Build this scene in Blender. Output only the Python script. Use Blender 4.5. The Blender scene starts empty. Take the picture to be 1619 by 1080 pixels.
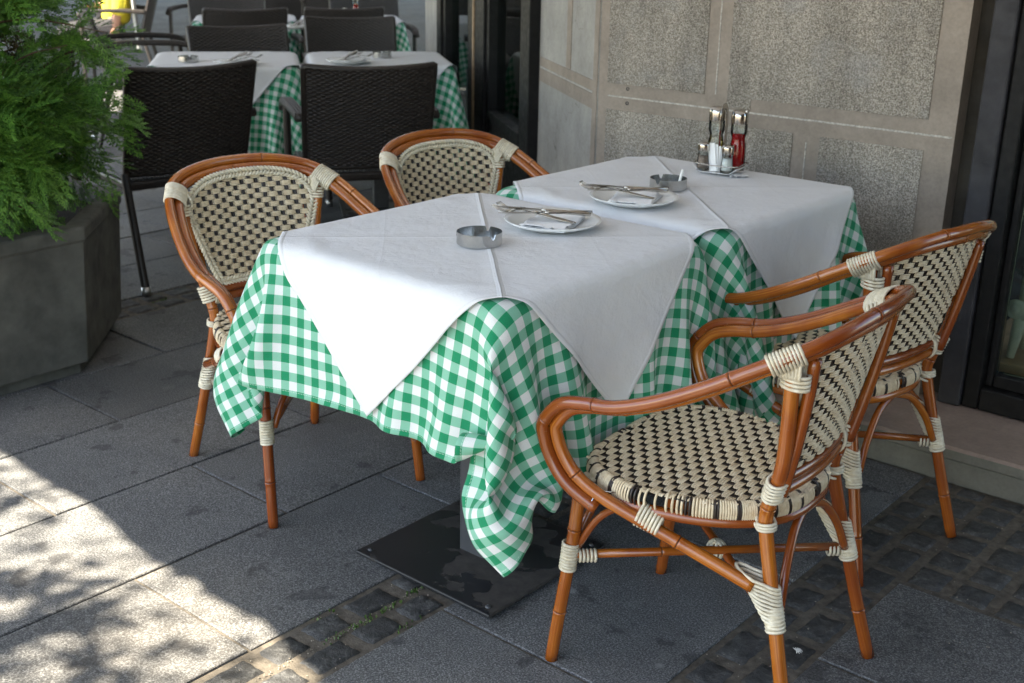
import bpy, math, random
import numpy as np
from mathutils import Vector, Matrix
from mathutils.bvhtree import BVHTree
random.seed(7); np.random.seed(7)
PI = math.pi
scene = bpy.context.scene
COL = scene.collection

# ------------------------------------------------------------------ materials
def newmat(name):
    m = bpy.data.materials.new(name); m.use_nodes = True
    nt = m.node_tree; b = nt.nodes['Principled BSDF']
    return m, nt, b
def N(nt, t, **k):
    n = nt.nodes.new(t)
    for a, v in k.items():
        if a in ('operation', 'blend_type', 'data_type', 'noise_dimensions', 'feature', 'distance', 'attribute_name', 'wave_type', 'bands_direction', 'interpolation', 'clamp'):
            setattr(n, a, v)
        else:
            n.inputs[a].default_value = v
    return n
def L(nt, a, b): nt.links.new(a, b)
def ramp(nt, fac, stops, interp='LINEAR'):
    r = nt.nodes.new('ShaderNodeValToRGB'); r.color_ramp.interpolation = interp
    e = r.color_ramp.elements
    while len(e) < len(stops): e.new(.5)
    for i, (p, c) in enumerate(stops):
        e[i].position = p; e[i].color = (c[0], c[1], c[2], 1) if hasattr(c, '__len__') else (c, c, c, 1)
    L(nt, fac, r.inputs[0]); return r.outputs[0]
def mixc(nt, f, a, b, bt='MIX'):
    n = nt.nodes.new('ShaderNodeMix'); n.data_type = 'RGBA'; n.blend_type = bt
    for s, v in ((n.inputs[0], f), (n.inputs[6], a), (n.inputs[7], b)):
        if hasattr(v, 'is_linked'): L(nt, v, s)
        elif hasattr(v, '__len__'): s.default_value = (v[0], v[1], v[2], 1)
        else: s.default_value = v if s.type == 'VALUE' else (v, v, v, 1)
    return n.outputs[2]
def math_(nt, op, a, b=0.0, c=None):
    n = nt.nodes.new('ShaderNodeMath'); n.operation = op
    for i, v in enumerate((a, b) if c is None else (a, b, c)):
        if hasattr(v, 'is_linked'): L(nt, v, n.inputs[i])
        else: n.inputs[i].default_value = v
    return n.outputs[0]
def bump(nt, b, h, strength=.3, dist=.002):
    n = nt.nodes.new('ShaderNodeBump'); n.inputs['Strength'].default_value = strength; n.inputs['Distance'].default_value = dist
    L(nt, h, n.inputs['Height']); L(nt, n.outputs[0], b.inputs['Normal']); return n
def coord(nt, kind='Object', scale=(1, 1, 1)):
    t = nt.nodes.new('ShaderNodeTexCoord'); m = nt.nodes.new('ShaderNodeMapping'); m.inputs['Scale'].default_value = scale
    L(nt, t.outputs[kind], m.inputs[0]); return m.outputs[0]
def geopos(nt): return nt.nodes.new('ShaderNodeNewGeometry').outputs['Position']
def noise(nt, vec, scale, detail=4, rough=.6):
    n = nt.nodes.new('ShaderNodeTexNoise'); n.inputs['Scale'].default_value = scale; n.inputs['Detail'].default_value = detail; n.inputs['Roughness'].default_value = rough
    if vec is not None: L(nt, vec, n.inputs['Vector'])
    return n.outputs[0]
def simple(name, col, rough=.5, metal=0, noise_amt=.25, nscale=30, bmp=0, spec=.5, bscale=200):
    m, nt, b = newmat(name)
    v = geopos(nt) if False else coord(nt)
    f = noise(nt, v, nscale)
    d = [c * (1 - noise_amt) for c in col]; l = [min(1, c * (1 + noise_amt)) for c in col]
    c = ramp(nt, f, [(.3, d), (.7, l)]); L(nt, c, b.inputs['Base Color'])
    b.inputs['Roughness'].default_value = rough; b.inputs['Metallic'].default_value = metal; b.inputs['Specular IOR Level'].default_value = spec
    r = ramp(nt, noise(nt, v, nscale * 2.3), [(.3, max(.02, rough * .8)), (.7, min(1, rough * 1.2))]); L(nt, r, b.inputs['Roughness'])
    if bmp: bump(nt, b, noise(nt, v, bscale, 6), bmp, .002)
    return m
M = {}
def mk_cane():
    m, nt, b = newmat('stained_cane')
    uv = coord(nt, 'UV', (5, 26, 1))
    oi = nt.nodes.new('ShaderNodeObjectInfo')
    s = noise(nt, uv, 1.0, 5, .65)
    big = noise(nt, coord(nt, 'Object', (9, 9, 5)), 1.0, 3)
    c1 = ramp(nt, s, [(.25, (.17, .036, .005)), (.5, (.41, .120, .013)), (.75, (.64, .25, .035))])
    c2 = mixc(nt, ramp(nt, big, [(.40, 0.0), (.65, .7)]), c1, (.22, .040, .006))
    c2 = mixc(nt, math_(nt, 'MULTIPLY', oi.outputs['Random'], .8), c2, (.17, .026, .005))
    chips = ramp(nt, noise(nt, coord(nt, 'Object'), 160, 3), [(.72, 0.0), (.76, .55)])
    c3 = mixc(nt, chips, c2, (.50, .33, .2))
    L(nt, c3, b.inputs['Base Color'])
    b.inputs['Roughness'].default_value = .24; b.inputs['Coat Weight'].default_value = .55; b.inputs['Coat Roughness'].default_value = .09
    bump(nt, b, s, .12, .001)
    return m
M['cane'] = mk_cane()
M['cane_dark'] = simple('cane_node_dark', (.06, .018, .006), .4, nscale=60)
def mk_strip(name, base, dark, amt=.6, rough=.38):
    m, nt, b = newmat(name)
    isl = nt.nodes.new('ShaderNodeNewGeometry').outputs['Random Per Island']
    n = noise(nt, coord(nt, 'Object'), 90, 4)
    c = ramp(nt, n, [(.3, dark), (.62, base)])
    c = mixc(nt, math_(nt, 'MULTIPLY', isl, amt), c, [x * .62 for x in base])
    L(nt, c, b.inputs['Base Color']); b.inputs['Roughness'].default_value = rough
    return m
M['bind'] = mk_strip('cream_binding_strip', (.80, .73, .58), (.60, .50, .33))
M['cream'] = mk_strip('cream_weave_strand', (.78, .66, .47), (.58, .44, .27), .35, .42)
M['creamback'] = M['cream']
M['darkstrand'] = mk_strip('dark_brown_strand', (.035, .024, .02), (.018, .012, .01), .3, .35)
def mk_gingham(green, mid, ox, oy):
    m, nt, b = newmat('green_gingham_cotton')
    t = nt.nodes.new('ShaderNodeTexCoord'); sp = nt.nodes.new('ShaderNodeSeparateXYZ'); L(nt, t.outputs['UV'], sp.inputs[0])
    P = .0392
    wob = math_(nt, 'MULTIPLY', math_(nt, 'SUBTRACT', noise(nt, t.outputs['UV'], 3, 2), .5), .004)
    def stripe(o, off):
        f = math_(nt, 'FRACT', math_(nt, 'DIVIDE', math_(nt, 'ADD', math_(nt, 'ADD', o, off), wob), P))
        return math_(nt, 'LESS_THAN', f, .5)
    a = stripe(sp.outputs[0], ox); c = stripe(sp.outputs[1], oy)
    both = math_(nt, 'MULTIPLY', a, c); anyy = math_(nt, 'MAXIMUM', a, c)
    white = (.78, .79, .77)
    # the mixed squares: fine diagonal thread of green over white
    w = nt.nodes.new('ShaderNodeTexWave'); w.wave_type = 'BANDS'; w.bands_direction = 'DIAGONAL'; w.inputs['Scale'].default_value = 260; w.inputs['Distortion'].default_value = 0; L(nt, t.outputs['UV'], w.inputs[0])
    midc = mixc(nt, math_(nt, 'MULTIPLY', w.outputs[1], .35), mid, [min(1, x * 1.35) for x in mid])
    col = mixc(nt, anyy, white, midc); col = mixc(nt, both, col, green)
    spk = ramp(nt, noise(nt, t.outputs['UV'], 900, 2), [(.35, .86), (.65, 1.0)])
    col = mixc(nt, 1.0, col, spk, 'MULTIPLY')
    # hem stitch 11 mm inside the border, from edge attribute
    at = nt.nodes.new('ShaderNodeAttribute'); at.attribute_name = 'edge'
    e = at.outputs['Fac']
    st = math_(nt, 'MULTIPLY', math_(nt, 'GREATER_THAN', e, .0095), math_(nt, 'LESS_THAN', e, .0115))
    dash = math_(nt, 'LESS_THAN', math_(nt, 'FRACT', math_(nt, 'MULTIPLY', math_(nt, 'ADD', sp.outputs[0], sp.outputs[1]), 150)), .7)
    col = mixc(nt, math_(nt, 'MULTIPLY', st, math_(nt, 'MULTIPLY', dash, .3)), col, (.8, .85, .8))
    L(nt, col, b.inputs['Base Color']); b.inputs['Roughness'].default_value = .85; b.inputs['Specular IOR Level'].default_value = .25
    b.inputs['Sheen Weight'].default_value = .15
    h1 = noise(nt, t.outputs['UV'], 35, 3); h2 = noise(nt, t.outputs['UV'], 700, 2)
    hem = math_(nt, 'LESS_THAN', e, .0105)
    h = math_(nt, 'ADD', math_(nt, 'ADD', math_(nt, 'MULTIPLY', h1, 1.2), math_(nt, 'MULTIPLY', h2, .35)), math_(nt, 'MULTIPLY', hem, .5))
    bump(nt, b, h, .5, .0022)
    tr = nt.nodes.new('ShaderNodeBsdfTranslucent'); L(nt, col, tr.inputs[0]); mx = nt.nodes.new('ShaderNodeMixShader'); mx.inputs[0].default_value = .14
    out = nt.nodes['Material Output']; L(nt, b.outputs[0], mx.inputs[1]); L(nt, tr.outputs[0], mx.inputs[2]); L(nt, mx.outputs[0], out.inputs[0])
    return m
M['ging'] = mk_gingham((.004, .255, .112), (.22, .50, .36), 5.0, 5.009)
def mk_white():
    m, nt, b = newmat('white_cotton')
    t = nt.nodes.new('ShaderNodeTexCoord')
    f = noise(nt, t.outputs['UV'], 9, 5); c = ramp(nt, f, [(.3, (.74, .74, .745)), (.7, (.79, .79, .80))])
    st = ramp(nt, noise(nt, t.outputs['UV'], 14, 3), [(.66, 0.0), (.8, .25)]); c = mixc(nt, st, c, (.72, .68, .58))
    L(nt, c, b.inputs['Base Color']); b.inputs['Roughness'].default_value = .9; b.inputs['Specular IOR Level'].default_value = .2
    at = nt.nodes.new('ShaderNodeAttribute'); at.attribute_name = 'edge'; e = at.outputs['Fac']
    hem = ramp(nt, e, [(0.0, 1.0), (.0105, 1.0), (.0115, 0.0), (1, 0.0)])
    h1 = noise(nt, t.outputs['UV'], 16, 5, .7); h2 = noise(nt, t.outputs['UV'], 800, 2)
    h = math_(nt, 'ADD', math_(nt, 'ADD', math_(nt, 'MULTIPLY', h1, 2.6), math_(nt, 'MULTIPLY', h2, .3)), math_(nt, 'MULTIPLY', hem, .8))
    sp = nt.nodes.new('ShaderNodeSeparateXYZ'); L(nt, t.outputs['UV'], sp.inputs[0])
    wv = math_(nt, 'MULTIPLY', math_(nt, 'SUBTRACT', noise(nt, t.outputs['UV'], 7, 3), .5), .006)
    for o_, c0, amp in ((0, 0, 2.4), (1, 0, .8), (0, .218, .18), (1, .218, .3), (0, -.218, .2), (1, -.218, .15)):   # pressed fold lines
        d = math_(nt, 'ABSOLUTE', math_(nt, 'ADD', math_(nt, 'SUBTRACT', sp.outputs[o_], c0), wv))
        h = math_(nt, 'ADD', h, math_(nt, 'MULTIPLY', ramp(nt, math_(nt, 'MULTIPLY', d, 100), [(0, 1.0), (.25, .45), (.75, 0.0)]), amp))
    bump(nt, b, h, .8, .0025)
    tr = nt.nodes.new('ShaderNodeBsdfTranslucent'); tr.inputs[0].default_value = (.8, .78, .74, 1); mx = nt.nodes.new('ShaderNodeMixShader'); mx.inputs[0].default_value = .12
    out = nt.nodes['Material Output']; L(nt, b.outputs[0], mx.inputs[1]); L(nt, tr.outputs[0], mx.inputs[2]); L(nt, mx.outputs[0], out.inputs[0])
    return m
M['white'] = mk_white()
def mk_slab():
    m, nt, b = newmat('granite_slab')
    p = geopos(nt); isl = nt.nodes.new('ShaderNodeNewGeometry').outputs['Random Per Island']
    fine = noise(nt, p, 260, 3, .8); mid = noise(nt, p, 60, 4, .7); big = noise(nt, p, 2.2, 5)
    c = ramp(nt, fine, [(.34, (.042, .042, .043)), (.5, (.124, .124, .124)), (.66, (.37, .367, .36))])
    c = mixc(nt, .5, c, ramp(nt, mid, [(.35, .55), (.65, 1.0)]), 'MULTIPLY')
    c = mixc(nt, 1.0, c, ramp(nt, big, [(.3, .66), (.7, 1.1)]), 'MULTIPLY')
    c = mixc(nt, 1.0, c, ramp(nt, isl, [(0, .78), (1, 1.12)]), 'MULTIPLY')
    st = ramp(nt, noise(nt, p, 7.5, 4, .6), [(.60, 0.0), (.635, .60)])
    c = mixc(nt, st, c, (.028, .028, .030))
    gum = nt.nodes.new('ShaderNodeTexVoronoi'); gum.inputs['Scale'].default_value = 3.2; L(nt, p, gum.inputs['Vector']); c = mixc(nt, ramp(nt, gum.outputs['Distance'], [(.030, .55), (.045, 0.0)]), c, (.27, .27, .26))
    wt = ramp(nt, noise(nt, p, 16, 6, .7), [(.55, 0.0), (.7, .30)]); c = mixc(nt, wt, c, (.21, .205, .195))
    warm = ramp(nt, noise(nt, p, 1.1, 3), [(.5, 0.0), (.7, .30)]); c = mixc(nt, warm, c, (.10, .08, .055))
    L(nt, c, b.inputs['Base Color'])
    L(nt, ramp(nt, mid, [(.3, .55), (.7, .8)]), b.inputs['Roughness']); b.inputs['Specular IOR Level'].default_value = .35
    bump(nt, b, math_(nt, 'ADD', fine, math_(nt, 'MULTIPLY', mid, .7)), .5, .0016)
    return m
M['slab'] = mk_slab()
def mk_cobble():
    m, nt, b = newmat('rough_cobble')
    p = geopos(nt); isl = nt.nodes.new('ShaderNodeNewGeometry').outputs['Random Per Island']
    fine = noise(nt, p, 140, 5, .75); mid = noise(nt, p, 38, 5, .75)
    c = ramp(nt, mid, [(.3, (.018, .018, .018)), (.55, (.060, .059, .058)), (.72, (.15, .148, .14))])
    c = mixc(nt, 1.0, c, ramp(nt, fine, [(.3, .6), (.7, 1.25)]), 'MULTIPLY')
    c = mixc(nt, 1.0, c, ramp(nt, isl, [(0, .7), (1, 1.15)]), 'MULTIPLY')
    L(nt, c, b.inputs['Base Color']); b.inputs['Roughness'].default_value = .6
    bump(nt, b, math_(nt, 'ADD', math_(nt, 'MULTIPLY', fine, .5), mid), .9, .006)
    return m
M['cobble'] = mk_cobble()
M['grout'] = simple('sandy_joint', (.095, .080, .062), .95, nscale=50, bmp=.8, noise_amt=.45)
def mk_rough():
    m, nt, b = newmat('pebble_render')
    p = geopos(nt)
    v = nt.nodes.new('ShaderNodeTexVoronoi'); v.inputs['Scale'].default_value = 260; L(nt, p, v.inputs['Vector'])
    n = noise(nt, p, 270, 3, .72)
    h = math_(nt, 'ADD', math_(nt, 'MULTIPLY', v.outputs['Distance'], -1.0), n)
    c = ramp(nt, n, [(.34, (.15, .125, .098)), (.49, (.42, .37, .31)), (.64, (.80, .73, .64))])
    sp = nt.nodes.new('ShaderNodeSeparateXYZ'); L(nt, p, sp.inputs[0])
    big = noise(nt, p, 3.0, 4)
    c = mixc(nt, 1.0, c, ramp(nt, big, [(.3, .74), (.7, 1.08)]), 'MULTIPLY')
    mpp = nt.nodes.new('ShaderNodeMapping'); mpp.inputs['Scale'].default_value = (9, 9, .8); L(nt, p, mpp.inputs[0]); c = mixc(nt, 1.0, c, ramp(nt, noise(nt, mpp.outputs[0], 1.0, 4), [(.4, .84), (.6, 1.05)]), 'MULTIPLY')
    c = mixc(nt, ramp(nt, noise(nt, p, 4.5, 5), [(.55, 0.0), (.7, .3)]), c, (.40, .41, .44))
    # blue-grey tint over the lower wall, fading out upward
    g = ramp(nt, math_(nt, 'ADD', sp.outputs[2], math_(nt, 'MULTIPLY', noise(nt, p, 6, 4), .25)), [(.55, .38), (.86, 0.0)])
    c = mixc(nt, g, c, (.16, .165, .18))
    L(nt, c, b.inputs['Base Color']); b.inputs['Roughness'].default_value = .8
    bump(nt, b, h, 1.0, .005)
    return m
M['rough'] = mk_rough()
def mk_plaster(name='smooth_render', base=(.31, .258, .213)):
    m, nt, b = newmat(name)
    p = geopos(nt); n = noise(nt, p, 7, 6, .7); f = noise(nt, p, 90, 4, .7)
    c = ramp(nt, n, [(.3, [x * .75 for x in base]), (.7, [x * 1.18 for x in base])])
    c = mixc(nt, .6, c, ramp(nt, f, [(.35, .78), (.6, 1.0)]), 'MULTIPLY')
    # hairline cracks
    v = nt.nodes.new('ShaderNodeTexVoronoi'); v.feature = 'DISTANCE_TO_EDGE'; v.inputs['Scale'].default_value = 1.7
    wv = nt.nodes.new('ShaderNodeVectorMath'); wv.operation = 'ADD'; L(nt, p, wv.inputs[0])
    nn = nt.nodes.new('ShaderNodeTexNoise'); nn.inputs['Scale'].default_value = 7; L(nt, p, nn.inputs['Vector'])
    sc = nt.nodes.new('ShaderNodeVectorMath'); sc.operation = 'SCALE'; sc.inputs['Scale'].default_value = .25; L(nt, nn.outputs['Color'], sc.inputs[0]); L(nt, sc.outputs[0], wv.inputs[1]); L(nt, wv.outputs[0], v.inputs['Vector'])
    cr = math_(nt, 'MULTIPLY', ramp(nt, v.outputs['Distance'], [(0.0, .6), (.0025, 0.0)]), ramp(nt, noise(nt, p, 1.3, 2), [(.55, 0.0), (.6, 1.0)]))
    c = mixc(nt, cr, c, (.09, .075, .06))
    L(nt, c, b.inputs['Base Color']); b.inputs['Roughness'].default_value = .75
    bump(nt, b, math_(nt, 'SUBTRACT', f, math_(nt, 'MULTIPLY', cr, 1.5)), .35, .002)
    return m
M['plaster'] = mk_plaster()
M['terr'] = mk_plaster('fine_terrazzo_render', (.36, .345, .32))
M['pale'] = simple('pale_pebble_line', (.46, .43, .385), .9, nscale=150, noise_amt=.45, bmp=.6)
M['step'] = mk_plaster('pink_stone_step', (.27, .20, .165))
M['riser'] = mk_plaster('mortar_riser', (.15, .14, .115))
M['concrete'] = simple('dark_concrete_planter', (.085, .085, .074), .7, nscale=9, bmp=.6, noise_amt=.4, bscale=320)
M['soil'] = simple('dark_soil', (.03, .022, .015), .95, nscale=40, bmp=1, noise_amt=.5)
def mk_steelbase():
    m, nt, b = newmat('chipped_black_paint')
    p = coord(nt); n = noise(nt, p, 7.5, 7, .55)
    f = ramp(nt, n, [(.535, 0.0), (.545, 1.0)])
    L(nt, mixc(nt, f, (.012, .012, .014), ramp(nt, noise(nt, p, 40, 5), [(.3, (.022, .019, .017)), (.7, (.05, .043, .037))])), b.inputs['Base Color'])
    L(nt, ramp(nt, f, [(0, .46), (1, .85)]), b.inputs['Roughness']); bump(nt, b, math_(nt, 'SUBTRACT', 1.0, f), .5, .0015)
    return m
M['basepaint'] = mk_steelbase()
M['pole'] = simple('dark_grey_steel', (.062, .064, .07), .45, .3, nscale=12, noise_amt=.2)
M['blackwood'] = simple('black_painted_wood', (.006, .0055, .0055), .6, spec=.25, nscale=18, bmp=.3, noise_amt=.5)
M['greypost'] = simple('grey_painted_metal_post', (.030, .029, .033), .6, spec=.3, nscale=14, bmp=.3, noise_amt=.3)
M['reveal'] = simple('brown_stained_reveal', (.022, .017, .011), .8, nscale=5, noise_amt=.6, bmp=.4)
M['rawwood'] = simple('scuffed_bare_wood', (.33, .22, .13), .7, nscale=30, noise_amt=.4)
M['dark'] = simple('dim_interior', (.012, .012, .013), .7, nscale=4)
M['floorwood'] = simple('wooden_floor', (.50, .27, .12), .4, nscale=6, noise_amt=.4)
M['creampaint'] = simple('cream_enamel', (.62, .58, .44), .4, nscale=20, noise_amt=.15)
M['steel'] = simple('brushed_steel', (.52, .52, .51), .22, 1, nscale=60, noise_amt=.12)
M['shiny'] = simple('polished_cutlery_steel', (.50, .47, .43), .16, 1, nscale=20, noise_amt=.06)
M['satin'] = simple('satin_pressed_steel', (.72, .72, .72), .42, .55, nscale=20, noise_amt=.06)
M['china'] = simple('white_china', (.80, .80, .78), .12, nscale=20, noise_amt=.02)
M['paper'] = simple('white_paper_napkin', (.84, .84, .84), .9, nscale=25, noise_amt=.05, bmp=.4)
M['wicker'] = mk_strip('dark_brown_wicker', (.022, .015, .012), (.008, .006, .005), .3, .38)
M['wickergrey'] = mk_strip('grey_brown_wicker', (.050, .041, .037), (.022, .018, .016), .3, .38)
M['alu'] = simple('aluminium_foot', (.55, .55, .55), .35, 1)
M['seatstrip'] = simple('grey_slat_seat', (.10, .10, .105), .5, nscale=60)
M['awning'] = simple('pale_canvas', (.66, .66, .66), .9, nscale=8, noise_amt=.06)
_nt = M['awning'].node_tree; _t = _nt.nodes.new('ShaderNodeBsdfTranslucent'); _t.inputs[0].default_value = (.74, .78, .86, 1); _m = _nt.nodes.new('ShaderNodeMixShader'); _m.inputs[0].default_value = .17
L(_nt, _nt.nodes['Principled BSDF'].outputs[0], _m.inputs[1]); L(_nt, _t.outputs[0], _m.inputs[2]); L(_nt, _m.outputs[0], _nt.nodes['Material Output'].inputs[0])
M['bark'] = simple('brown_bark', (.085, .05, .03), .9, nscale=30, noise_amt=.5, bmp=.6)
M['yellow'] = simple('yellow_cotton', (.78, .66, .06), .9, nscale=6, noise_amt=.12, bmp=.3, bscale=12)
M['skin'] = simple('skin', (.42, .21, .14), .5, nscale=10, noise_amt=.1)
M['hair'] = simple('brown_hair', (.04, .024, .015), .5)
M['trouser'] = simple('dark_trousers', (.02, .02, .025), .9)
M['apron'] = simple('white_apron_cotton', (.62, .62, .60), .9, nscale=6, noise_amt=.08, bmp=.3, bscale=10)
M['canvasdark'] = simple('dark_brown_canvas', (.05, .035, .025), .9)
M['orangewood'] = simple('warm_cane_leg', (.23, .09, .03), .4)
M['cig'] = simple('white_paper_tube', (.85, .84, .8), .8, noise_amt=.02)
M['pepper'] = simple('ground_pepper', (.30, .22, .18), .9, nscale=300, noise_amt=.5)
M['salt'] = simple('salt', (.85, .85, .83), .8, nscale=200, noise_amt=.04)
def mk_glass(name, col, rough=.02, dens=None):
    m, nt, b = newmat(name)
    b.inputs['Base Color'].default_value = (*col, 1); b.inputs['Roughness'].default_value = rough
    b.inputs['Transmission Weight'].default_value = 1; b.inputs['IOR'].default_value = 1.42
    return m
def mk_thin():
    m, nt, b = newmat('clear_glass')
    g = nt.nodes.new('ShaderNodeBsdfGlossy'); g.inputs['Roughness'].default_value = .04
    t = nt.nodes.new('ShaderNodeBsdfTransparent'); t.inputs[0].default_value = (.90, .93, .92, 1)
    f = nt.nodes.new('ShaderNodeFresnel'); f.inputs[0].default_value = 1.45
    mx = nt.nodes.new('ShaderNodeMixShader'); L(nt, f.outputs[0], mx.inputs[0]); L(nt, t.outputs[0], mx.inputs[1]); L(nt, g.outputs[0], mx.inputs[2]); L(nt, mx.outputs[0], nt.nodes['Material Output'].inputs[0]); return m
M['glass'] = mk_thin()
M['oil'] = mk_glass('yellow_oil', (.75, .55, .08)); M['vinegar'] = mk_glass('red_vinegar', (.75, .02, .03)); M['vinegar'].node_tree.nodes['Principled BSDF'].inputs['Transmission Weight'].default_value = .45; M['vinegar'].node_tree.nodes['Principled BSDF'].inputs['Base Color'].default_value = (.60, .01, .015, 1); M['oil'].node_tree.nodes['Principled BSDF'].inputs['Transmission Weight'].default_value = .5
def mk_pane():
    m, nt, b = newmat('window_pane')
    g = nt.nodes.new('ShaderNodeBsdfGlossy'); g.inputs['Roughness'].default_value = .03; g.inputs[0].default_value = (.85, .9, .88, 1)
    t = nt.nodes.new('ShaderNodeBsdfTransparent'); t.inputs[0].default_value = (.72, .78, .76, 1)
    f = nt.nodes.new('ShaderNodeFresnel'); f.inputs[0].default_value = 1.5
    mx = nt.nodes.new('ShaderNodeMixShader'); L(nt, f.outputs[0], mx.inputs[0]); L(nt, t.outputs[0], mx.inputs[1]); L(nt, g.outputs[0], mx.inputs[2])
    L(nt, mx.outputs[0], nt.nodes['Material Output'].inputs[0]); return m
M['pane'] = mk_pane()
def mk_leaf(name, a, bcol, c, tr=.3):
    m, nt, b = newmat(name)
    isl = nt.nodes.new('ShaderNodeNewGeometry').outputs['Random Per Island']
    p = coord(nt); n = noise(nt, p, 5, 4)
    f = math_(nt, 'ADD', math_(nt, 'MULTIPLY', isl, .45), math_(nt, 'MULTIPLY', n, .55))
    col = ramp(nt, f, [(.25, a), (.5, bcol), (.75, c)])
    L(nt, col, b.inputs['Base Color']); b.inputs['Roughness'].default_value = .5
    t = nt.nodes.new('ShaderNodeBsdfTranslucent'); L(nt, col, t.inputs[0])
    mx = nt.nodes.new('ShaderNodeMixShader'); mx.inputs[0].default_value = tr
    L(nt, b.outputs[0], mx.inputs[1]); L(nt, t.outputs[0], mx.inputs[2]); L(nt, mx.outputs[0], nt.nodes['Material Output'].inputs[0])
    return m
M['thuja'] = mk_leaf('thuja_scale_leaves', (.032, .095, .018), (.085, .215, .032), (.18, .36, .055))
M['leaf'] = mk_leaf('tree_leaves', (.05, .10, .02), (.07, .15, .03), (.1, .2, .04))
M['moss'] = mk_leaf('moss', (.03, .07, .01), (.06, .12, .02), (.10, .17, .03), .1)

# ------------------------------------------------------------------ geometry helpers
class MB:
    def __init__(s): s.v = []; s.f = []; s.uv = []; s.mi = []; s.n = 0; s.smooth = []
    def add(s, verts, faces, uvs=None, mi=0, smooth=True):
        b = s.n; s.v.extend([tuple(map(float, x)) for x in verts]); s.n += len(verts)
        for k, f in enumerate(faces):
            s.f.append(tuple(b + i for i in f)); s.mi.append(mi[k] if isinstance(mi, list) else mi); s.smooth.append(smooth)
            s.uv.append([uvs[i] for i in f] if uvs is not None else [(0, 0)] * len(f))
    def box(s, lo, hi, mi=0, mat=None):
        x0, y0, z0 = lo; x1, y1, z1 = hi
        vs = [Vector(p) for p in ((x0, y0, z0), (x1, y0, z0), (x1, y1, z0), (x0, y1, z0), (x0, y0, z1), (x1, y0, z1), (x1, y1, z1), (x0, y1, z1))]
        if mat is not None: vs = [mat @ v for v in vs]
        s.add(vs, [(0, 3, 2, 1), (4, 5, 6, 7), (0, 1, 5, 4), (1, 2, 6, 5), (2, 3, 7, 6), (3, 0, 4, 7)], mi=mi, smooth=False)
    def tube(s, pts, r, sides=10, closed=False, caps=True, nodes=(), mi=0, nmi=1, flat=None):
        """pts list; r float or list. nodes: arc-length positions of cane nodes"""
        P = np.array([tuple(p) for p in pts], float)
        n = len(P); R = np.full(n, r, float) if not hasattr(r, '__len__') else np.array(r, float)
        d = np.r_[0, np.cumsum(np.linalg.norm(np.diff(P, axis=0), axis=1))]
        dark = [False] * (n - 1)
        if len(nodes):
            extra = []
            for s0 in nodes:
                for o, k in ((-.007, 1.0), (-.0035, 1.07), (-.0011, 1.09), (-.0009, .95), (.0009, .95), (.0011, 1.06), (.005, 1.0)):
                    if 0 < s0 + o < d[-1]: extra.append((s0 + o, k))
            al = [(x, None) for x in d if all(abs(x - s0) > .009 for s0 in nodes)] + extra
            al.sort(key=lambda q: q[0])
            S = np.array([q[0] for q in al]); NP = np.stack([np.interp(S, d, P[:, i]) for i in range(3)], 1); NR = np.interp(S, d, R)
            NR = np.array([rr * (q[1] or 1) for rr, q in zip(NR, al)])
            dark = [False] * (len(S) - 1)
            for i in range(len(S) - 1):
                if al[i][1] == .95 and al[i + 1][1] == .95: dark[i] = True
            P, R, d, n = NP, NR, S, len(S)
        T = np.gradient(P, axis=0) if not closed else (np.roll(P, -1, 0) - np.roll(P, 1, 0))
        T /= np.linalg.norm(T, axis=1)[:, None] + 1e-12
        up = np.array([0, 0, 1.]) if abs(T[0][2]) < .9 else np.array([1., 0, 0])
        u = np.cross(T[0], up); u /= np.linalg.norm(u)
        verts = []; uvs = []
        for i in range(n):
            u = u - T[i] * u.dot(T[i]); u /= np.linalg.norm(u) + 1e-12; w = np.cross(T[i], u)
            for k in range(sides + 1):
                a = 2 * PI * k / sides
                verts.append(P[i] + R[i] * (math.cos(a) * u + math.sin(a) * w)) if k < sides else None
                if k < sides: uvs.append((d[i] if not closed else i * .01, k / sides))
        faces = []; mis = []; 
        rng = n if closed else n - 1
        fuv = []
        for i in range(rng):
            j = (i + 1) % n
            for k in range(sides):
                k2 = (k + 1) % sides
                faces.append((i * sides + k, i * sides + k2, j * sides + k2, j * sides + k)); mis.append(nmi if (not closed and dark[i]) else mi)
        if caps and not closed:
            faces.append(tuple(range(sides))[::-1]); mis.append(mi)
            faces.append(tuple((n - 1) * sides + k for k in range(sides))); mis.append(mi)
        # flip outward orientation
        faces = [f[::-1] for f in faces]
        s.add(verts, faces, uvs, mis)
    def lathe(s, prof, c=(0, 0, 0), seg=32, mi=0, mat=None):
        vs = []; fs = []; n = len(prof)
        for k in range(seg):
            a = 2 * PI * k / seg
            for (r, z) in prof:
                v = Vector((r * math.cos(a), r * math.sin(a), z))
                if mat is not None: v = mat @ v
                vs.append(v + Vector(c))
        for k in range(seg):
            k2 = (k + 1) % seg
            for i in range(n - 1): fs.append((k * n + i, k2 * n + i, k2 * n + i + 1, k * n + i + 1))
        s.add(vs, fs, mi=mi)
def spline(pts, k=8):
    P = np.array(pts, float); out = []
    Q = np.vstack([2 * P[0] - P[1], P, 2 * P[-1] - P[-2]])
    for i in range(1, len(Q) - 2):
        p0, p1, p2, p3 = Q[i - 1], Q[i], Q[i + 1], Q[i + 2]
        for j in range(k):
            t = j / k
            out.append(.5 * ((2 * p1) + (-p0 + p2) * t + (2 * p0 - 5 * p1 + 4 * p2 - p3) * t * t + (-p0 + 3 * p1 - 3 * p2 + p3) * t ** 3))
    out.append(P[-1]); return np.array(out)
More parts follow.
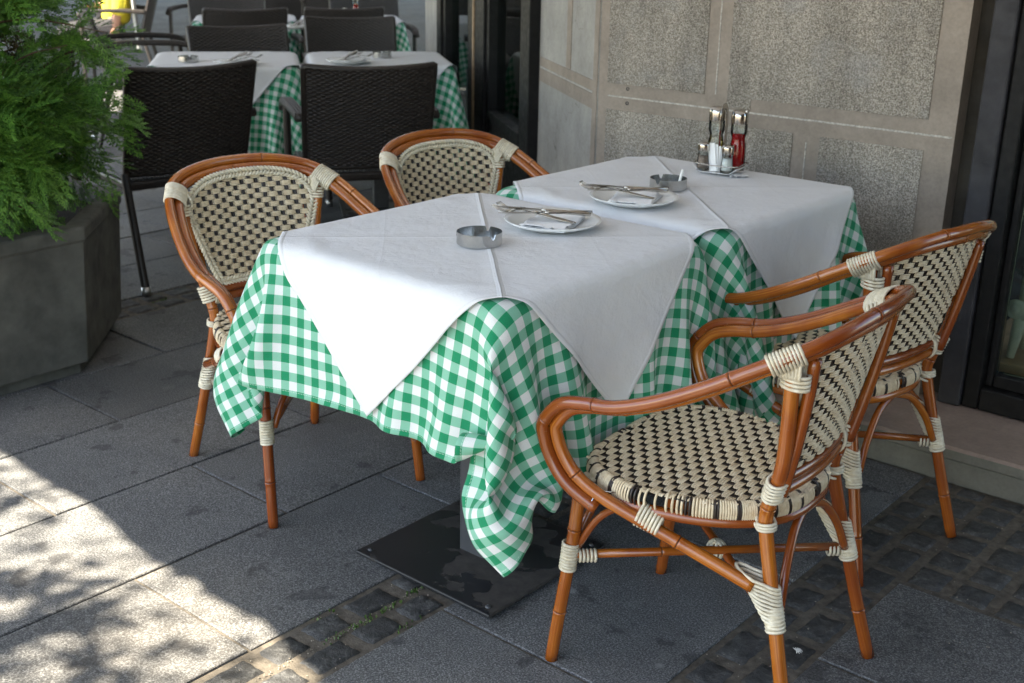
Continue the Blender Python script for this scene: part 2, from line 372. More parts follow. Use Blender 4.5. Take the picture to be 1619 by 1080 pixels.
def obj(name, mb, mats, parent=None, loc=None, bevel=0, smooth_angle=None):
    me = bpy.data.meshes.new(name); me.from_pydata(mb.v, [], mb.f)
    if not isinstance(mats, (list, tuple)): mats = [mats]
    for m in mats: me.materials.append(m)
    me.polygons.foreach_set('material_index', mb.mi); me.polygons.foreach_set('use_smooth', mb.smooth)
    uvl = me.uv_layers.new(name='UVMap'); flat = [c for f in mb.uv for p in f for c in p]; uvl.data.foreach_set('uv', flat)
    me.update()
    o = bpy.data.objects.new(name, me); COL.objects.link(o)
    if parent: o.parent = parent
    if loc: o.location = loc
    if bevel:
        b = o.modifiers.new('bevel', 'BEVEL'); b.width = bevel; b.segments = 2; b.limit_method = 'ANGLE'
    return o
def npobj(name, V, F, mats, parent=None, uv=None, smooth=True, mi=None):
    """F int array (m,4)"""
    me = bpy.data.meshes.new(name); V = np.ascontiguousarray(V, dtype=np.float32); F = np.ascontiguousarray(F, dtype=np.int32); k = F.shape[1]
    me.vertices.add(len(V)); me.vertices.foreach_set('co', V.ravel()); me.loops.add(F.size); me.loops.foreach_set('vertex_index', F.ravel())
    me.polygons.add(len(F)); me.polygons.foreach_set('loop_start', np.arange(0, F.size, k, dtype=np.int32)); me.polygons.foreach_set('loop_total', np.full(len(F), k, np.int32))
    if not isinstance(mats, (list, tuple)): mats = [mats]
    for m in mats: me.materials.append(m)
    if mi is not None: me.polygons.foreach_set('material_index', np.array(mi, np.int32))
    me.polygons.foreach_set('use_smooth', np.full(len(F), smooth)); me.update(calc_edges=True)
    if uv is not None:
        l = me.uv_layers.new(name='UVMap'); l.data.foreach_set('uv', np.ascontiguousarray(uv[F.ravel()], dtype=np.float32).ravel())
    me.validate()
    o = bpy.data.objects.new(name, me); COL.objects.link(o)
    if parent: o.parent = parent
    return o
def tag(o, label, cat, group=None):
    o['label'] = label; o['category'] = cat
    if group: o['group'] = group
    return o
def thing(name, label, cat, loc=(0, 0, 0), rz=0, group=None):
    o = bpy.data.objects.new(name, None); COL.objects.link(o); o.empty_display_size = .1
    o.location = loc; o.rotation_euler = (0, 0, rz); return tag(o, label, cat, group)
def kids(o): return [c for c in COL.objects if c.parent == o]
def dup(o, loc=None, rz=None, label=None, parent=None):
    c = o.copy(); COL.objects.link(c); c.parent = parent
    if loc is not None: c.location = loc
    if rz is not None: c.rotation_euler = (0, 0, rz)
    if label: c['label'] = label
    for ch in list(o.children): dup(ch, parent=c)
    return c
def setting(o): o['kind'] = 'structure'; return o

# ------------------------------------------------------------------ ground
TA, TB, TG, TH = .690, .679, .055, .75
mb = MB(); mb.add([(-60, -30, -.0055), (30, -30, -.0055), (30, 70, -.0055), (-60, 70, -.0055)], [(0, 1, 2, 3)], smooth=False)
setting(obj('ground', mb, M['grout']))
slabs = MB(); cobs = MB()
def slab(x0, x1, y0, y1, mbx=slabs):
    g = .0035 + random.random() * .0015; e = .0022; z = random.uniform(-.0016, .0016)
    x0 += g; x1 -= g; y0 += g; y1 -= g
    vs = [(x0, y0, -.02), (x1, y0, -.02), (x1, y1, -.02), (x0, y1, -.02)]
    j = lambda: random.uniform(-.0012, .0012)
    vs += [(x0, y0, z - e), (x1, y0, z - e), (x1, y1, z - e), (x0, y1, z - e)]
    vs += [(x0 + e, y0 + e, z + j()), (x1 - e, y0 + e, z + j()), (x1 - e, y1 - e, z + j()), (x0 + e, y1 - e, z + j())]
    fs = [(8, 9, 10, 11)]
    for a in (0, 4):
        for k in range(4): fs.append((a + k, a + (k + 1) % 4, a + 4 + (k + 1) % 4, a + 4 + k))
    mbx.add(vs, fs, smooth=False)
def cobble(x0, x1, y0, y1, n=8):
    g = .002; x0 += g + random.random() * .004; x1 -= g + random.random() * .003; y0 += g + random.random() * .004; y1 -= g
    vs = []; fs = []
    ph = random.random() * 9
    for i in range(n):
        for j in range(n):
            u = i / (n - 1); v = j / (n - 1); du = min(u, 1 - u); dv = min(v, 1 - v)
            ed = min(1, min(du, dv) * 7)
            z = -.010 + .009 * ed ** .35 + random.uniform(-.0016, .0016) * ed + .001 * math.sin(u * 5 + ph) * ed
            sx = random.uniform(-.002, .002); sy = random.uniform(-.002, .002)
            vs.append((x0 + u * (x1 - x0) + sx, y0 + v * (y1 - y0) + sy, z if ed > 0 else -.018))
    for i in range(n - 1):
        for j in range(n - 1): fs.append((i * n + j, (i + 1) * n + j, (i + 1) * n + j + 1, i * n + j + 1))
    cobs.add(vs, fs)
def row(x0, x1, joints, y0=-2.5, y1=1.47):
    ys = [y0] + [j for j in joints if y0 < j < y1] + [y1]
    for a, b in zip(ys, ys[1:]): slab(x0, x1, a, b)
def cobrow(x0, x1, y0, y1, step=.118):
    n = 2; w = (x1 - x0) / n
    for k in range(n):
        y = y0 - random.random() * .05
        while y < y1 - .02:
            s = step * random.uniform(.8, 1.25); ya = max(y, y0); yb = min(y + s, y1)
            if yb - ya > .025: cobble(x0 + k * w, x0 + (k + 1) * w, ya, yb)
            y += s
row(-.96, -.555, [-1.6, -.222, .60, 1.2]); row(-.555, -.15, [-1.25, -.6, .168, .95]); row(-.15, .262, [-1.6, -.93, -.262, .47, 1.15])
cobrow(.262, .437, -2.2, 1.47)
row(.437, .948, [-1.4, -.6, .108, .72, 1.3]); cobrow(.948, 1.122, -1.8, 1.47)
row(1.122, 1.62, [-1.2, -.32, .485, .885], y1=.885)
for k in range(14):
    xa = 1.122 + k * .1
    y = .885
    while y < 1.47:
        s = random.uniform(.085, .12); cobble(xa, xa + .1, y, min(y + s, 1.47)); y += s
row(1.62, 2.1, [-1, 0, .8], y1=.885)
row(-1.368, -.96, [-1.3, -.6, .205, .8, 1.3]); row(-1.79, -1.368, [-1.0, -.2, .635, 1.25]); cobrow(-1.99, -1.80, -1.5, 1.9)
for k in range(60):  # rows away down the street
    x1 = -1.99 - k * .42
    far = k > 16
    if k % 5 == 4 and not far:
        cobrow(x1 - .2, x1, -1.0, 6.5) if k < 12 else row(x1 - .2, x1, [], -2, 12)
        row(x1 - .42, x1 - .2, [random.uniform(-1, 0) + q * .8 for q in range(16)], -2, 12)
    else:
        row(x1 - .42, x1, [random.uniform(-3, -2) + q * .75 for q in range(30)], -4 if not far else -6, 12 if not far else 24)
for k in range(5):
    if k: row(-.96 - .4 * k, -.56 - .4 * k, [1.9, 2.6, 3.3], 1.47, 4 + k) if k > 2 else None
pv = setting(obj('pavement', slabs, M['slab']))
cb = setting(obj('cobble_strip', cobs, M['cobble']))
# moss in joints
V = []; F = []
for (cx_, cy_, n_) in [(.35, -.10, 14), (.352, -.03, 34), (.35, .05, 16), (.345, .10, 20), (.27, -.06, 8), (.43, .02, 12), (-1.89, .98, 20)]:
    for k in range(n_):
        x = cx_ + random.gauss(0, .005); y = cy_ + random.gauss(0, .03); h = random.uniform(.002, .007); a = random.random() * 6.3; w = .0035
        b = len(V); V += [(x, y, -.008), (x + w * math.cos(a), y + w * math.sin(a), -.006 + h), (x, y, -.004 + h * 1.3), (x - w * math.sin(a), y + w * math.cos(a), -.006 + h)]; F.append((b, b + 1, b + 2, b + 3))
o = npobj('moss', np.array(V), np.array(F), M['moss'], smooth=False); o['kind'] = 'stuff'
tag(o, 'small tufts of green moss in the joint between cobbles', 'moss')

V = []; F = []
for k in range(900):   # grit and crumbs caught in the joints and on the slabs
    if k < 420: x = random.uniform(.265, .435); y = random.uniform(-.6, 1.4)
    elif k < 700: x = random.uniform(.95, 1.5); y = random.uniform(-.2, 1.4)
    else: x = random.uniform(-1.3, 1.6); y = random.uniform(-.7, 1.4)
    if k < 250: x = .3495 + random.gauss(0, .004)
    h = random.uniform(.0008, .0024); a = random.random() * 6; b0 = len(V); z = -.002 if k < 700 else .001
    V += [(x + h * math.cos(a), y + h * math.sin(a), z), (x - h * math.sin(a), y + h * math.cos(a), z), (x - h * math.cos(a), y - h * math.sin(a), z), (x + h * math.sin(a), y - h * math.cos(a), z), (x, y, z + h)]
    F += [(b0, b0 + 1, b0 + 4), (b0 + 1, b0 + 2, b0 + 4), (b0 + 2, b0 + 3, b0 + 4), (b0 + 3, b0, b0 + 4)]
o = npobj('grit', np.array(V), np.array(F), simple('sand_grit', (.22, .19, .15), .9, noise_amt=.6), smooth=False); o['kind'] = 'stuff'
tag(o, 'fine grit and crumbs scattered over the paving joints', 'grit')
b = MB()
for k in range(9): b.tube([(0, 0, .003), (.010 * math.cos(k * .5 - 1), .012 * math.sin(k * .5 - 1), .007), (.019 * math.cos(k * .5 - 1.2), .017 * math.sin(k * .5 - 1.2), .004)], [.002, .0022, .0006], 5)
o = obj('feather', b, simple('white_fluff', (.7, .68, .64), .9), loc=(1.085, .475, .001)); o.scale = (.62, .62, .5); tag(o, 'small white fluffy feather lying on the cobbles near the front chair', 'feather')
# ------------------------------------------------------------------ cloth draping
def drape(n, cx_, cy_, size, ang, box, steps, pins=(), planes=(), under=None, m=.006, iters=11, jitter=.004, seed=1, ca=None, late=()):
    rs = np.random.RandomState(seed)
    g = np.linspace(-.5, .5, n) * size
    U, Vv = np.meshgrid(g, g, indexing='ij'); c, s = math.cos(ang), math.sin(ang)
    P = np.stack([cx_ + c * U - s * Vv, cy_ + s * U + c * Vv, np.full_like(U, TH + .02)], -1)
    P[..., 2] += rs.normal(0, jitter, U.shape)
    for (ax, sgn, val) in planes:   # start with the part beyond the neighbouring table already folded down
        over = (P[..., ax] - val) * sgn; w_ = over > 0
        P[..., ax][w_] = val; P[..., 2][w_] -= over[w_]
    h = size / (n - 1); V = np.zeros_like(P)
    bx, by, hx, hy = box; hz = .22; bc = np.array([bx, by, TH - hz]); hb = np.array([hx, hy, hz]); rr = .010
    def cons(off, k):
        di, dj = off; L0 = h * math.hypot(di, dj); out = []
        # colour groups
        A = []
        for par in range(2):
            ii = np.arange(max(0, -di), n - max(0, di)); jj = np.arange(max(0, -dj), n - max(0, dj))
            if di: ii = ii[((ii // abs(di)) % 2) == par]
            else: jj = jj[((jj // abs(dj)) % 2) == par]
            I, J = np.meshgrid(ii, jj, indexing='ij'); I, J = I.ravel(), J.ravel(); ka = np.full(len(I), k)
            if abs(di) + abs(dj) > 1 and (di == 0 or dj == 0) or abs(di) == 3:   # the double-folded hem and its corner are stiffer
                cr = np.minimum(I, n - 1 - I) + np.minimum(J, n - 1 - J); hemm = (np.minimum(np.minimum(I, n - 1 - I), np.minimum(J, n - 1 - J)) < 2)
                ka = np.where(hemm, .30, k); ka = np.where(cr < 9, .5, ka)
            A.append((I * n + J, (I + di) * n + (J + dj), L0, ka))
        return A
    C = []
    for off, k in (((1, 0), 1.), ((0, 1), 1.), ((1, 1), .35), ((1, -1), .35), ((2, 0), .05), ((0, 2), .05), ((3, 3), .0), ((3, -3), .0)): C += cons(off, k)
    dt = 1 / 50.
    X = P.reshape(-1, 3); Vf = V.reshape(-1, 3)
    for st in range(steps):
        Vf[:, 2] -= 3.6 * dt; Vf *= .965
        old = X.copy(); X += Vf * dt
        for it in range(iters):
            for (a, b, L0, k) in C:
                d = X[b] - X[a]; l = np.sqrt((d * d).sum(1)) + 1e-9; q = (d * ((l - L0) / l * .5 * k)[:, None])
                X[a] += q; X[b] -= q
            for (i, j, t, w, s0) in pins:
                if st >= s0:
                    id_ = i * n + j; X[id_] += (np.array(t) - X[id_]) * w
            # rounded box collision
            q = np.abs(X - bc) - hb + rr; mx = np.maximum(q, 0); ln = np.sqrt((mx * mx).sum(1)); ins = q.max(1)
            d = ln + np.minimum(ins, 0) - rr - m
            hit = np.where(d < 0)[0]
            if len(hit):
                qq = q[hit]; gm = np.maximum(qq, 0); gl = np.sqrt((gm * gm).sum(1))
                axis = np.zeros_like(gm); axis[np.arange(len(hit)), qq.argmax(1)] = 1
                g_ = np.where(gl[:, None] > 1e-9, gm / (gl[:, None] + 1e-12), axis) * np.sign(X[hit] - bc)
                X[hit] -= g_ * d[hit][:, None]
                tp = hit[(X[hit, 2] > TH)]; X[tp, :2] = X[tp, :2] * .25 + .75 * old[tp, :2]
            for (ax, sgn, val) in planes:
                w_ = (X[:, ax] - val) * sgn > 0; X[w_, ax] = val
            if st > 25:
                for (ax, sgn, val) in late:
                    w_ = (X[:, ax] - val) * sgn > 0; X[w_, ax] = val
            X[:, 2] = np.maximum(X[:, 2], .03)
            if under is not None and (it == iters - 1):
                for id_ in range(len(X)):
                    p = Vector(X[id_]); co, nr, idx, ds = under.find_nearest(p, .05)
                    if co is None: continue
                    out = p - co; sd = out.dot(nr)
                    if sd < .0045: X[id_] += np.array(nr) * (.0045 - sd)
        Vf[:] = (X - old) / dt
        if ca is not None: ca(st, X)
    return X.reshape(n, n, 3)
def cloth_obj(name, G, size, mat, uvrot=0, thick=.0011, levels=2):
    n = G.shape[0]; g = np.linspace(-.5, .5, n) * size
    U, W = np.meshgrid(g, g, indexing='ij'); idx = np.arange(n * n).reshape(n, n)
    F = np.stack([idx[:-1, :-1], idx[1:, :-1], idx[1:, 1:], idx[:-1, 1:]], -1).reshape(-1, 4)
    uv = np.stack([U.ravel(), W.ravel()], 1)
    o = npobj(name, G.reshape(-1, 3), F, mat, uv=uv)
    e = (size / 2 - np.maximum(np.abs(U), np.abs(W))).ravel()
    a = o.data.attributes.new('edge', 'FLOAT', 'POINT'); a.data.foreach_set('value', e.astype(np.float32))
    s = o.modifiers.new('smooth', 'SUBSURF'); s.levels = levels; s.render_levels = levels; s.boundary_smooth = 'PRESERVE_CORNERS'
    t = o.modifiers.new('thickness', 'SOLIDIFY'); t.thickness = thick; t.offset = -1
    return o
def bvh_of(G):
    n = G.shape[0]; idx = np.arange(n * n).reshape(n, n)
    F = np.stack([idx[:-1, :-1], idx[1:, :-1], idx[1:, 1:], idx[:-1, 1:]], -1).reshape(-1, 4)
    return BVHTree.FromPolygons([tuple(v) for v in G.reshape(-1, 3)], [tuple(map(int, f)) for f in F])
CS = 1.38; NG = 59
ccx, ccy = .5 * (TA + .36 - .32), .5 * (TB + .411 - .276)
t1box = (TA / 2, TB / 2, TA / 2, TB / 2); t2y = TB + TG
hgap = TB + TG / 2
pin = lambda i, j, t, w=.06, s0=25: (i, j, t, w, s0)
def idx_of(x, y, c0x, c0y):  # rest position to grid index
    return int(round(((x - c0x) / CS + .5) * (NG - 1))), int(round(((y - c0y) / CS + .5) * (NG - 1)))
def gi(sx, d): # distance d in from a border -> grid steps
    return int(round(d / CS * (NG - 1)))
pins1 = [pin(NG - 1, 0, (.752, -.034, .268), .14, 50), pin(NG - 1 - gi(0, .165), 0, (.640, -.052, .398), .12, 40), pin(NG - 1 - gi(0, .09), gi(0, .09), (.714, -.066, .370), .08, 50), pin(NG - 1 - gi(0, .41), 0, (.648, -.018, .478), .10, 20),
         pin(NG - 1 - gi(0, .60), 0, (.455, -.024, .470), .05, 20), pin(NG - 1 - gi(0, .80), 0, (.255, -.020, .466), .05, 20),
         pin(NG - 1, gi(0, .32), (.72, .09, .392), .05, 20), pin(NG - 1, gi(0, .09), (.748, -.015, .345), .10, 50), pin(NG - 1, gi(0, .19), (.722, .022, .402), .12, 50),
         pin(0, 0, (-.080, .0, .315), .10, 50), pin(gi(0, .29), 0, (-.046, -.020, .452), .10, 30), pin(0, gi(0, .125), (-.190, .005, .368), .12, 40), pin(0, gi(0, .28), (-.14, .10, .40), .04, 40),
         pin(NG - 1, NG - 1, (.765, .67, .34), .06, 40)]
G1 = drape(NG, ccx, ccy, CS, 0, t1box, 150, pins=pins1, planes=[(1, 1, hgap - .004)], seed=3, late=[(0, 1, .764), (1, -1, -.072)])
pins2 = [pin(NG - 1, 0, (.80, .80, .36), .05), pin(NG - 1, NG - 1, (.80, 1.50, .30), .04)]
G2 = drape(NG, .5 * (TA + .36 - .30), t2y + .5 * (TB + .30 - .36), CS, 0, (TA / 2, t2y + TB / 2, TA / 2, TB / 2), 140, pins=pins2, planes=[(1, -1, hgap + .004)], seed=5)
OS = .872; NO = 43
OV1 = drape(NO, TA / 2 + .012, TB / 2 - .004, OS, PI / 4, t1box, 55, planes=[(1, 1, hgap - .006)], under=bvh_of(G1), m=.0115, iters=6, jitter=.001, seed=8)
OV2 = drape(NO, TA / 2 + .03, t2y + TB / 2, OS, PI / 4, (TA / 2, t2y + TB / 2, TA / 2, TB / 2), 55, planes=[(1, -1, hgap + .006)], under=bvh_of(G2), m=.0115, iters=6, jitter=.001, seed=9)
def crease(G, size):
    # pressed fold lines through the middle of the folded square (only where it lies on the table)
    n = G.shape[0]; c = n // 2; G = G.copy()
    for k in range(n):
        if G[c, k, 2] > TH - .005: G[c, k, 2] += .0035
        if G[k, c, 2] > TH - .005: G[k, c, 2] += .0020
    return G
OV1 = crease(OV1, OS); OV2 = crease(OV2, OS)
def crease_crisp(o):
    pass
gc1 = tag(cloth_obj('gingham_tablecloth', G1, CS, M['ging']), 'green and white checked tablecloth on the front table, its corner hanging in a long point', 'tablecloth', 'checked tablecloths')
gc2 = tag(cloth_obj('gingham_tablecloth', G2, CS, M['ging']), 'green and white checked tablecloth on the table beside the pebbled wall', 'tablecloth', 'checked tablecloths')
ov1 = tag(cloth_obj('table_topper', OV1, OS, M['white'], thick=.0012), 'white cloth laid diagonally over the checked cloth of the front table', 'table topper', 'white diagonal toppers')
ov2 = tag(cloth_obj('table_topper', OV2, OS, M['white'], thick=.0012), 'white cloth laid diagonally on the table beside the pebbled wall, under the bottle caddy', 'table topper', 'white diagonal toppers')
for o in (gc1, gc2): o.name = 'gingham_tablecloth'
# ------------------------------------------------------------------ tables
def make_table(label, loc, rz=0):
    t = thing('cafe_table', label, 'table', loc, rz, 'square cafe tables')
    b = MB(); b.box((-TA / 2 + .022, -TB / 2 + .022, TH - .03), (TA / 2 - .022, TB / 2 - .022, TH - .010)); obj('tabletop', b, M['blackwood'], t, bevel=.011)
    b = MB(); b.box((-.037, -.037, .012), (.037, .037, TH - .03)); obj('pole', b, M['pole'], t, bevel=.004)
    b = MB(); b.box((-.206, -.206, .008), (.206, .206, .0175)); 
    for sx in (-1, 1):
        for sy in (-1, 1): b.tube([(sx * .185, sy * .185, .0), (sx * .185, sy * .185, .009)], .012, 10)
    obj('base_plate', b, M['basepaint'], t, bevel=.003)
    b = MB()
    for sx in (-1, 1):
        for sy in (-1, 1): b = MB(); b.lathe([(0, .0215), (.004, .0212), (.0065, .019), (.0065, .017)], (sx * .182, sy * .182, 0), 12); obj('bolt', b, M['pole'], t)
    b = MB(); b.box((-.12, -.12, TH - .036), (.12, .12, TH - .0302)); obj('top_bracket', b, M['pole'], t)
    return t
tbl = make_table('square table under the front checked cloth, on a chipped black base plate', (TA / 2, TB / 2, 0))
tb2 = dup(tbl, (TA / 2, t2y + TB / 2, 0), 0, 'square table beside the pebbled wall, hidden by its checked cloth')

# ------------------------------------------------------------------ rattan chair
CR = .0128
def helix(mb, p0, p1, ra, rb, axis_a, coils, strip, taper=1.0, seg=14, mi=0):
    """strip wound around p0->p1 ; ellipse half-axes ra along axis_a, rb perpendicular"""
    p0 = np.array(p0, float); p1 = np.array(p1, float); ax = p1 - p0; Ln = np.linalg.norm(ax); ax /= Ln
    a = np.array(axis_a, float); a -= ax * a.dot(ax); a /= np.linalg.norm(a); b = np.cross(ax, a)
    for c in range(coils):
        pts = []
        f = (c + .5) / coils; k = 1 + (taper - 1) * f
        for i in range(seg):
            th = 2 * PI * i / seg
            pts.append(p0 + ax * Ln * f + ax * .0006 * math.sin(th) + a * math.cos(th) * ra * k + b * math.sin(th) * rb)
        mb.tube(pts, strip, 5, closed=True)
def mesh_weave(name, parent, surf, inside, yr, zr, px, pz, side=1, lift=.0024, mats=None, both=False):
    """surf(a,b,h)->point; brick pattern of cream pillows along a, rows along b"""
    V = []; F = []; MI = []
    def addgrid(pts, na, nb, mi):
        b0 = len(V); V.extend(pts)
        for i in range(na - 1):
            for j in range(nb - 1): F.append((b0 + i * nb + j, b0 + (i + 1) * nb + j, b0 + (i + 1) * nb + j + 1, b0 + i * nb + j + 1)); MI.append(mi)
    # dark uprights behind
    na = int((yr[1] - yr[0]) / (px / 2)) + 1; nb = int((zr[1] - zr[0]) / pz) + 1
    for i in range(na + 1):
        a = yr[0] + i * px / 2
        # vertical dark strand, 2 thin
        for off in (-.0032, .0032):
            run = []
            for j in range(2 * nb + 1):
                b_ = zr[0] + j * pz / 2
                if inside(a, b_): run.append(b_)
                else:
                    if len(run) > 2: _strand(V, F, MI, surf, a + off, run, side, px)
                    run = []
            if len(run) > 2: _strand(V, F, MI, surf, a + off, run, side, px)
    row_ = 0; b_ = zr[0]
    while b_ < zr[1]:
        a = yr[0] - px + (px / 2 if row_ % 2 else 0)
        ln = px * .71
        while a < yr[1]:
            ca = a + ln / 2; cb_ = b_ + pz / 2
            if inside(ca, cb_) or inside(ca + ln * .35, cb_) or inside(ca - ln * .35, cb_):
                lo, hi = a, a + ln
                while lo < hi and not inside(lo, cb_, .0): lo += .002
                while hi > lo and not inside(hi, cb_, .0): hi -= .002
                if hi - lo > .006:
                    pts = []
                    NA, ns = 6, 3
                    for s_ in range(ns):
                        w = pz / ns; pts = []
                        for i in range(NA):
                            u = i / (NA - 1); arch = math.sin(PI * u) ** .6 if 0 < u < 1 else 0
                            spread = .80 + .24 * arch
                            for v, hh in ((0.02, 0), (.28, .8), (.5, 1), (.72, .8), (.98, 0)):
                                bb = b_ + (s_ + v) * w; bb = cb_ + (bb - cb_) * spread
                                h = lift * (.25 + .75 * arch) * 1.0 + hh * .0013 - (.0018 if u in (0, 1) else 0)
                                pts.append(surf(lo + u * (hi - lo), bb, side * h))
                        addgrid(pts, NA, 5, 0)
            a += px
        b_ += pz; row_ += 1
    return V, F, MI
def _strand(V, F, MI, surf, a, run, side, px):
    b0 = len(V); n = len(run)
    for z in run:
        for k, hh in ((-.003, -.0004), (0, .0014), (.003, -.0004)): V.append(surf(a + k, z, side * hh))
    for j in range(n - 1):
        for k in range(2): F.append((b0 + j * 3 + k, b0 + j * 3 + k + 1, b0 + (j + 1) * 3 + k + 1, b0 + (j + 1) * 3 + k)); MI.append(1)
# --- chair shape
RAIL = [(-.270, 0, .772), (-.267, .055, .771), (-.256, .115, .765), (-.236, .168, .753), (-.202, .202, .735), (-.145, .228, .703), (-.075, .248, .662), (0, .262, .625), (.07, .269, .600), (.13, .271, .588), (.173, .270, .573), (.200, .268, .545), (.209, .265, .52), (.193, .262, .475), (.162, .258, .438), (.11, .245, .405), (.02, .222, .367), (-.09, .194, .322), (-.160, .177, .293)]
NORM = [(-.5, 0, .85), (-.5, .1, .85), (-.5, .35, .8), (-.4, .6, .65), (-.25, .8, .5), (-.15, .88, .42), (0, .92, .4), (0, .92, .4), (.05, .92, .38), (.2, .85, .5), (.5, .7, .5), (.8, .55, .2), (.85, .5, 0), (.8, .4, -.4), (.6, .4, -.6), (.5, .4, -.75)]
def backx(y, z): return -.146 - (z - .47) * .2 - (1 - (y / .22) ** 2) * (.035 + .02 * (z - .47) / .3)
def outline_hw(z):  # half width of the back panel at height z
    if z < .50 or z > .764: return -1
    if z < .68: t = (z - .50) / .18; return .114 + .066 * t ** .9
    t = (z - .68) / .084; return .180 * max(0, 1 - t ** 2.8) ** .40
def back_in(y, z, e=.004): return abs(y) < outline_hw(z) - e
def back_surf(y, z, h): return (backx(y, z) + h, y, z)
def tpr(x): return 1 - .34 * min(1, max(0, (.06 - x) / .25)) ** 1.4
def seat_in(y, x, e=.0):
    y = y / tpr(x)
    a = abs((x - .02) / .207) ** 3.2 + abs(y / .228) ** 3.2
    return a < 1
def seat_surf(y, x, h):
    y0_ = y; y = y / tpr(x)
    r = min(1.1, abs((x - .02) / .207) ** 3.2 + abs(y / .228) ** 3.2)
    return (x, y0_, .436 - .008 * (1 - r) - .004 * r + h)
def make_rattan(label, loc, rz):
    t = thing('rattan_armchair', label, 'chair', loc, rz, 'rattan bistro armchairs')
    cm = [M['cane'], M['cane_dark']]
    # legs
    for s in (-1, 1):
        b = MB(); b.tube(spline([(.236, .217 * s, 0), (.224, .213 * s, .1), (.203, .205 * s, .27), (.192, .200 * s, .408)], 5), [CR * 1.02] * 16, 12, nodes=(.115, .30)); obj('leg', b, cm, t)
    for s in (-1, 1):
        b = MB(); b.tube(spline([(-.262, .190 * s, 0), (-.230, .176 * s, .12), (-.188, .159 * s, .285), (-.163, .150 * s, .39), (-.160, .149 * s, .425), (-.172, .155 * s, .470), (-.188, .167 * s, .53), (-.196, .180 * s, .61), (-.201, .193 * s, .69), (-.203, .197 * s, .728)], 5), CR * 1.04, 12, nodes=(.11, .255, .455)); obj('leg', b, cm, t)
    # double arm rail: inner cane continues as diagonal brace
    A = np.array(RAIL)
    full = np.vstack([A[::-1][:-1] * [1, -1, 1], A])
    b = MB(); sp = spline(full, 7); Ltot = np.linalg.norm(np.diff(sp, axis=0), axis=1).sum(); b.tube(sp, CR * .98, 12, nodes=(.14, .40, .62, .98, Ltot * .49, Ltot - .92, Ltot - .64, Ltot - .37, Ltot - .15)); obj('arm_rail', b, cm, t)
    Nn = np.array(NORM, float); Nn /= np.linalg.norm(Nn, axis=1)[:, None]; B = A[:len(Nn)] + Nn * CR * 1.9
    full = np.vstack([B[::-1][:-1] * [1, -1, 1], B])
    b = MB(); sp = spline(full, 7); Lt = np.linalg.norm(np.diff(sp, axis=0), axis=1).sum(); b.tube(sp, CR * .98, 12, nodes=(.22, .36, .70, Lt * .535, Lt - .60, Lt - .34, Lt - .21)); obj('arm_rail', b, cm, t)
    for s in (-1, 1):
        b = MB(); p = A[15]; b.tube(spline([(p[0] - .012, (p[1] - .013) * s, p[2] + .012), (p[0] + .012, (p[1] + .005) * s, p[2] + .012), (p[0] + .02, (p[1] + .024) * s, p[2] - .012)], 4), .0014, 6); obj('staple', b, M['steel'], t)
    # inner back posts and cross rails
    for s in (-1, 1):
        b = MB(); b.tube(spline([(-.184, .148 * s, .470), (-.203, .156 * s, .56), (-.220, .168 * s, .66), (-.230, .178 * s, .735)], 5), CR * .85, 10); obj('back_post', b, cm, t)
    for z, xx in ((.463, -.003), (.486, .002)):
        pts = [(backx(y, z) + xx, y, z) for y in np.linspace(-.150, .150, 15)]
        b = MB(); b.tube(pts, CR * .88, 10); obj('cross_rail', b, cm, t)
    # seat ring
    ring = []
    for k in range(56):
        a = 2 * PI * k / 56; cs, sn = math.cos(a), math.sin(a)
        x_ = .02 + .200 * math.copysign(abs(cs) ** .66, cs); ring.append((x_, tpr(x_) * .220 * math.copysign(abs(sn) ** .66, sn), .396))
    b = MB(); b.tube(ring, .0115, 10, closed=True); obj('seat_frame', b, cm, t)
    # seat weave
    V, F, MI = mesh_weave('seat', t, seat_surf, seat_in, (-.23, .23), (-.19, .23), .046, .0152)
    # base sheet + rim wraps
    b = MB(); b.v = V; b.f = F; b.mi = MI; b.n = len(V); b.smooth = [True] * len(F); b.uv = [[(0, 0)] * 4 for _ in F]
    vs = []; fs = []; K = 14
    for i in range(K):
        r = i / (K - 1)
        for k in range(56):
            a = 2 * PI * k / 56; cs, sn = math.cos(a), math.sin(a); x = .02 + .205 * r * math.copysign(abs(cs) ** .625, cs); y = .226 * r * math.copysign(abs(sn) ** .625, sn)
            vs.append(seat_surf(y * tpr(x), x, -.003))
    for i in range(K - 1):
        for k in range(56): fs.append((i * 56 + k, (i + 1) * 56 + k, (i + 1) * 56 + (k + 1) % 56, i * 56 + (k + 1) % 56))
    b.add(vs, fs, mi=1)
    nr = 270
    for k in range(nr):
        a = 2 * PI * (k + .5) / nr; cs, sn = math.cos(a), math.sin(a)
        e = .625
        def rim(f, z): x_ = .02 + (.2) * f * math.copysign(abs(cs) ** e, cs); return np.array((x_, tpr(x_) * .222 * f * math.copysign(abs(sn) ** e, sn), z))
        f0 = .955
        path = [rim(f0, .4335), rim(.985, .4355), rim(1.015, .431), rim(1.035, .420), rim(1.030, .408), rim(1.0, .399)]
        if abs(cs) > .0 and not (sn != 0 and cs < -.80 and abs(sn) > .45 and False):
            b.tube(spline(path, 2), .0027, 4, mi=(1 if k % 9 in (0, 1) else 0))
    obj('seat', b, [M['cream'], M['darkstrand']], t)
    # back weave (front and rear faces)
    b = MB()
    for sd in (1, -1):
        V, F, MI = mesh_weave('back', t, lambda y, z, h, sd=sd: back_surf(y, z, h + sd * .0028), back_in, (-.20, .20), (.502, .762), .0400, .0128, side=sd)
        if sd == -1: F = [f[::-1] for f in F]
        b.add(V, F, mi=MI)
    obj('backrest', b, [M['cream'], M['darkstrand']], t)
    # braid around the panel
    b = MB(); ol = []
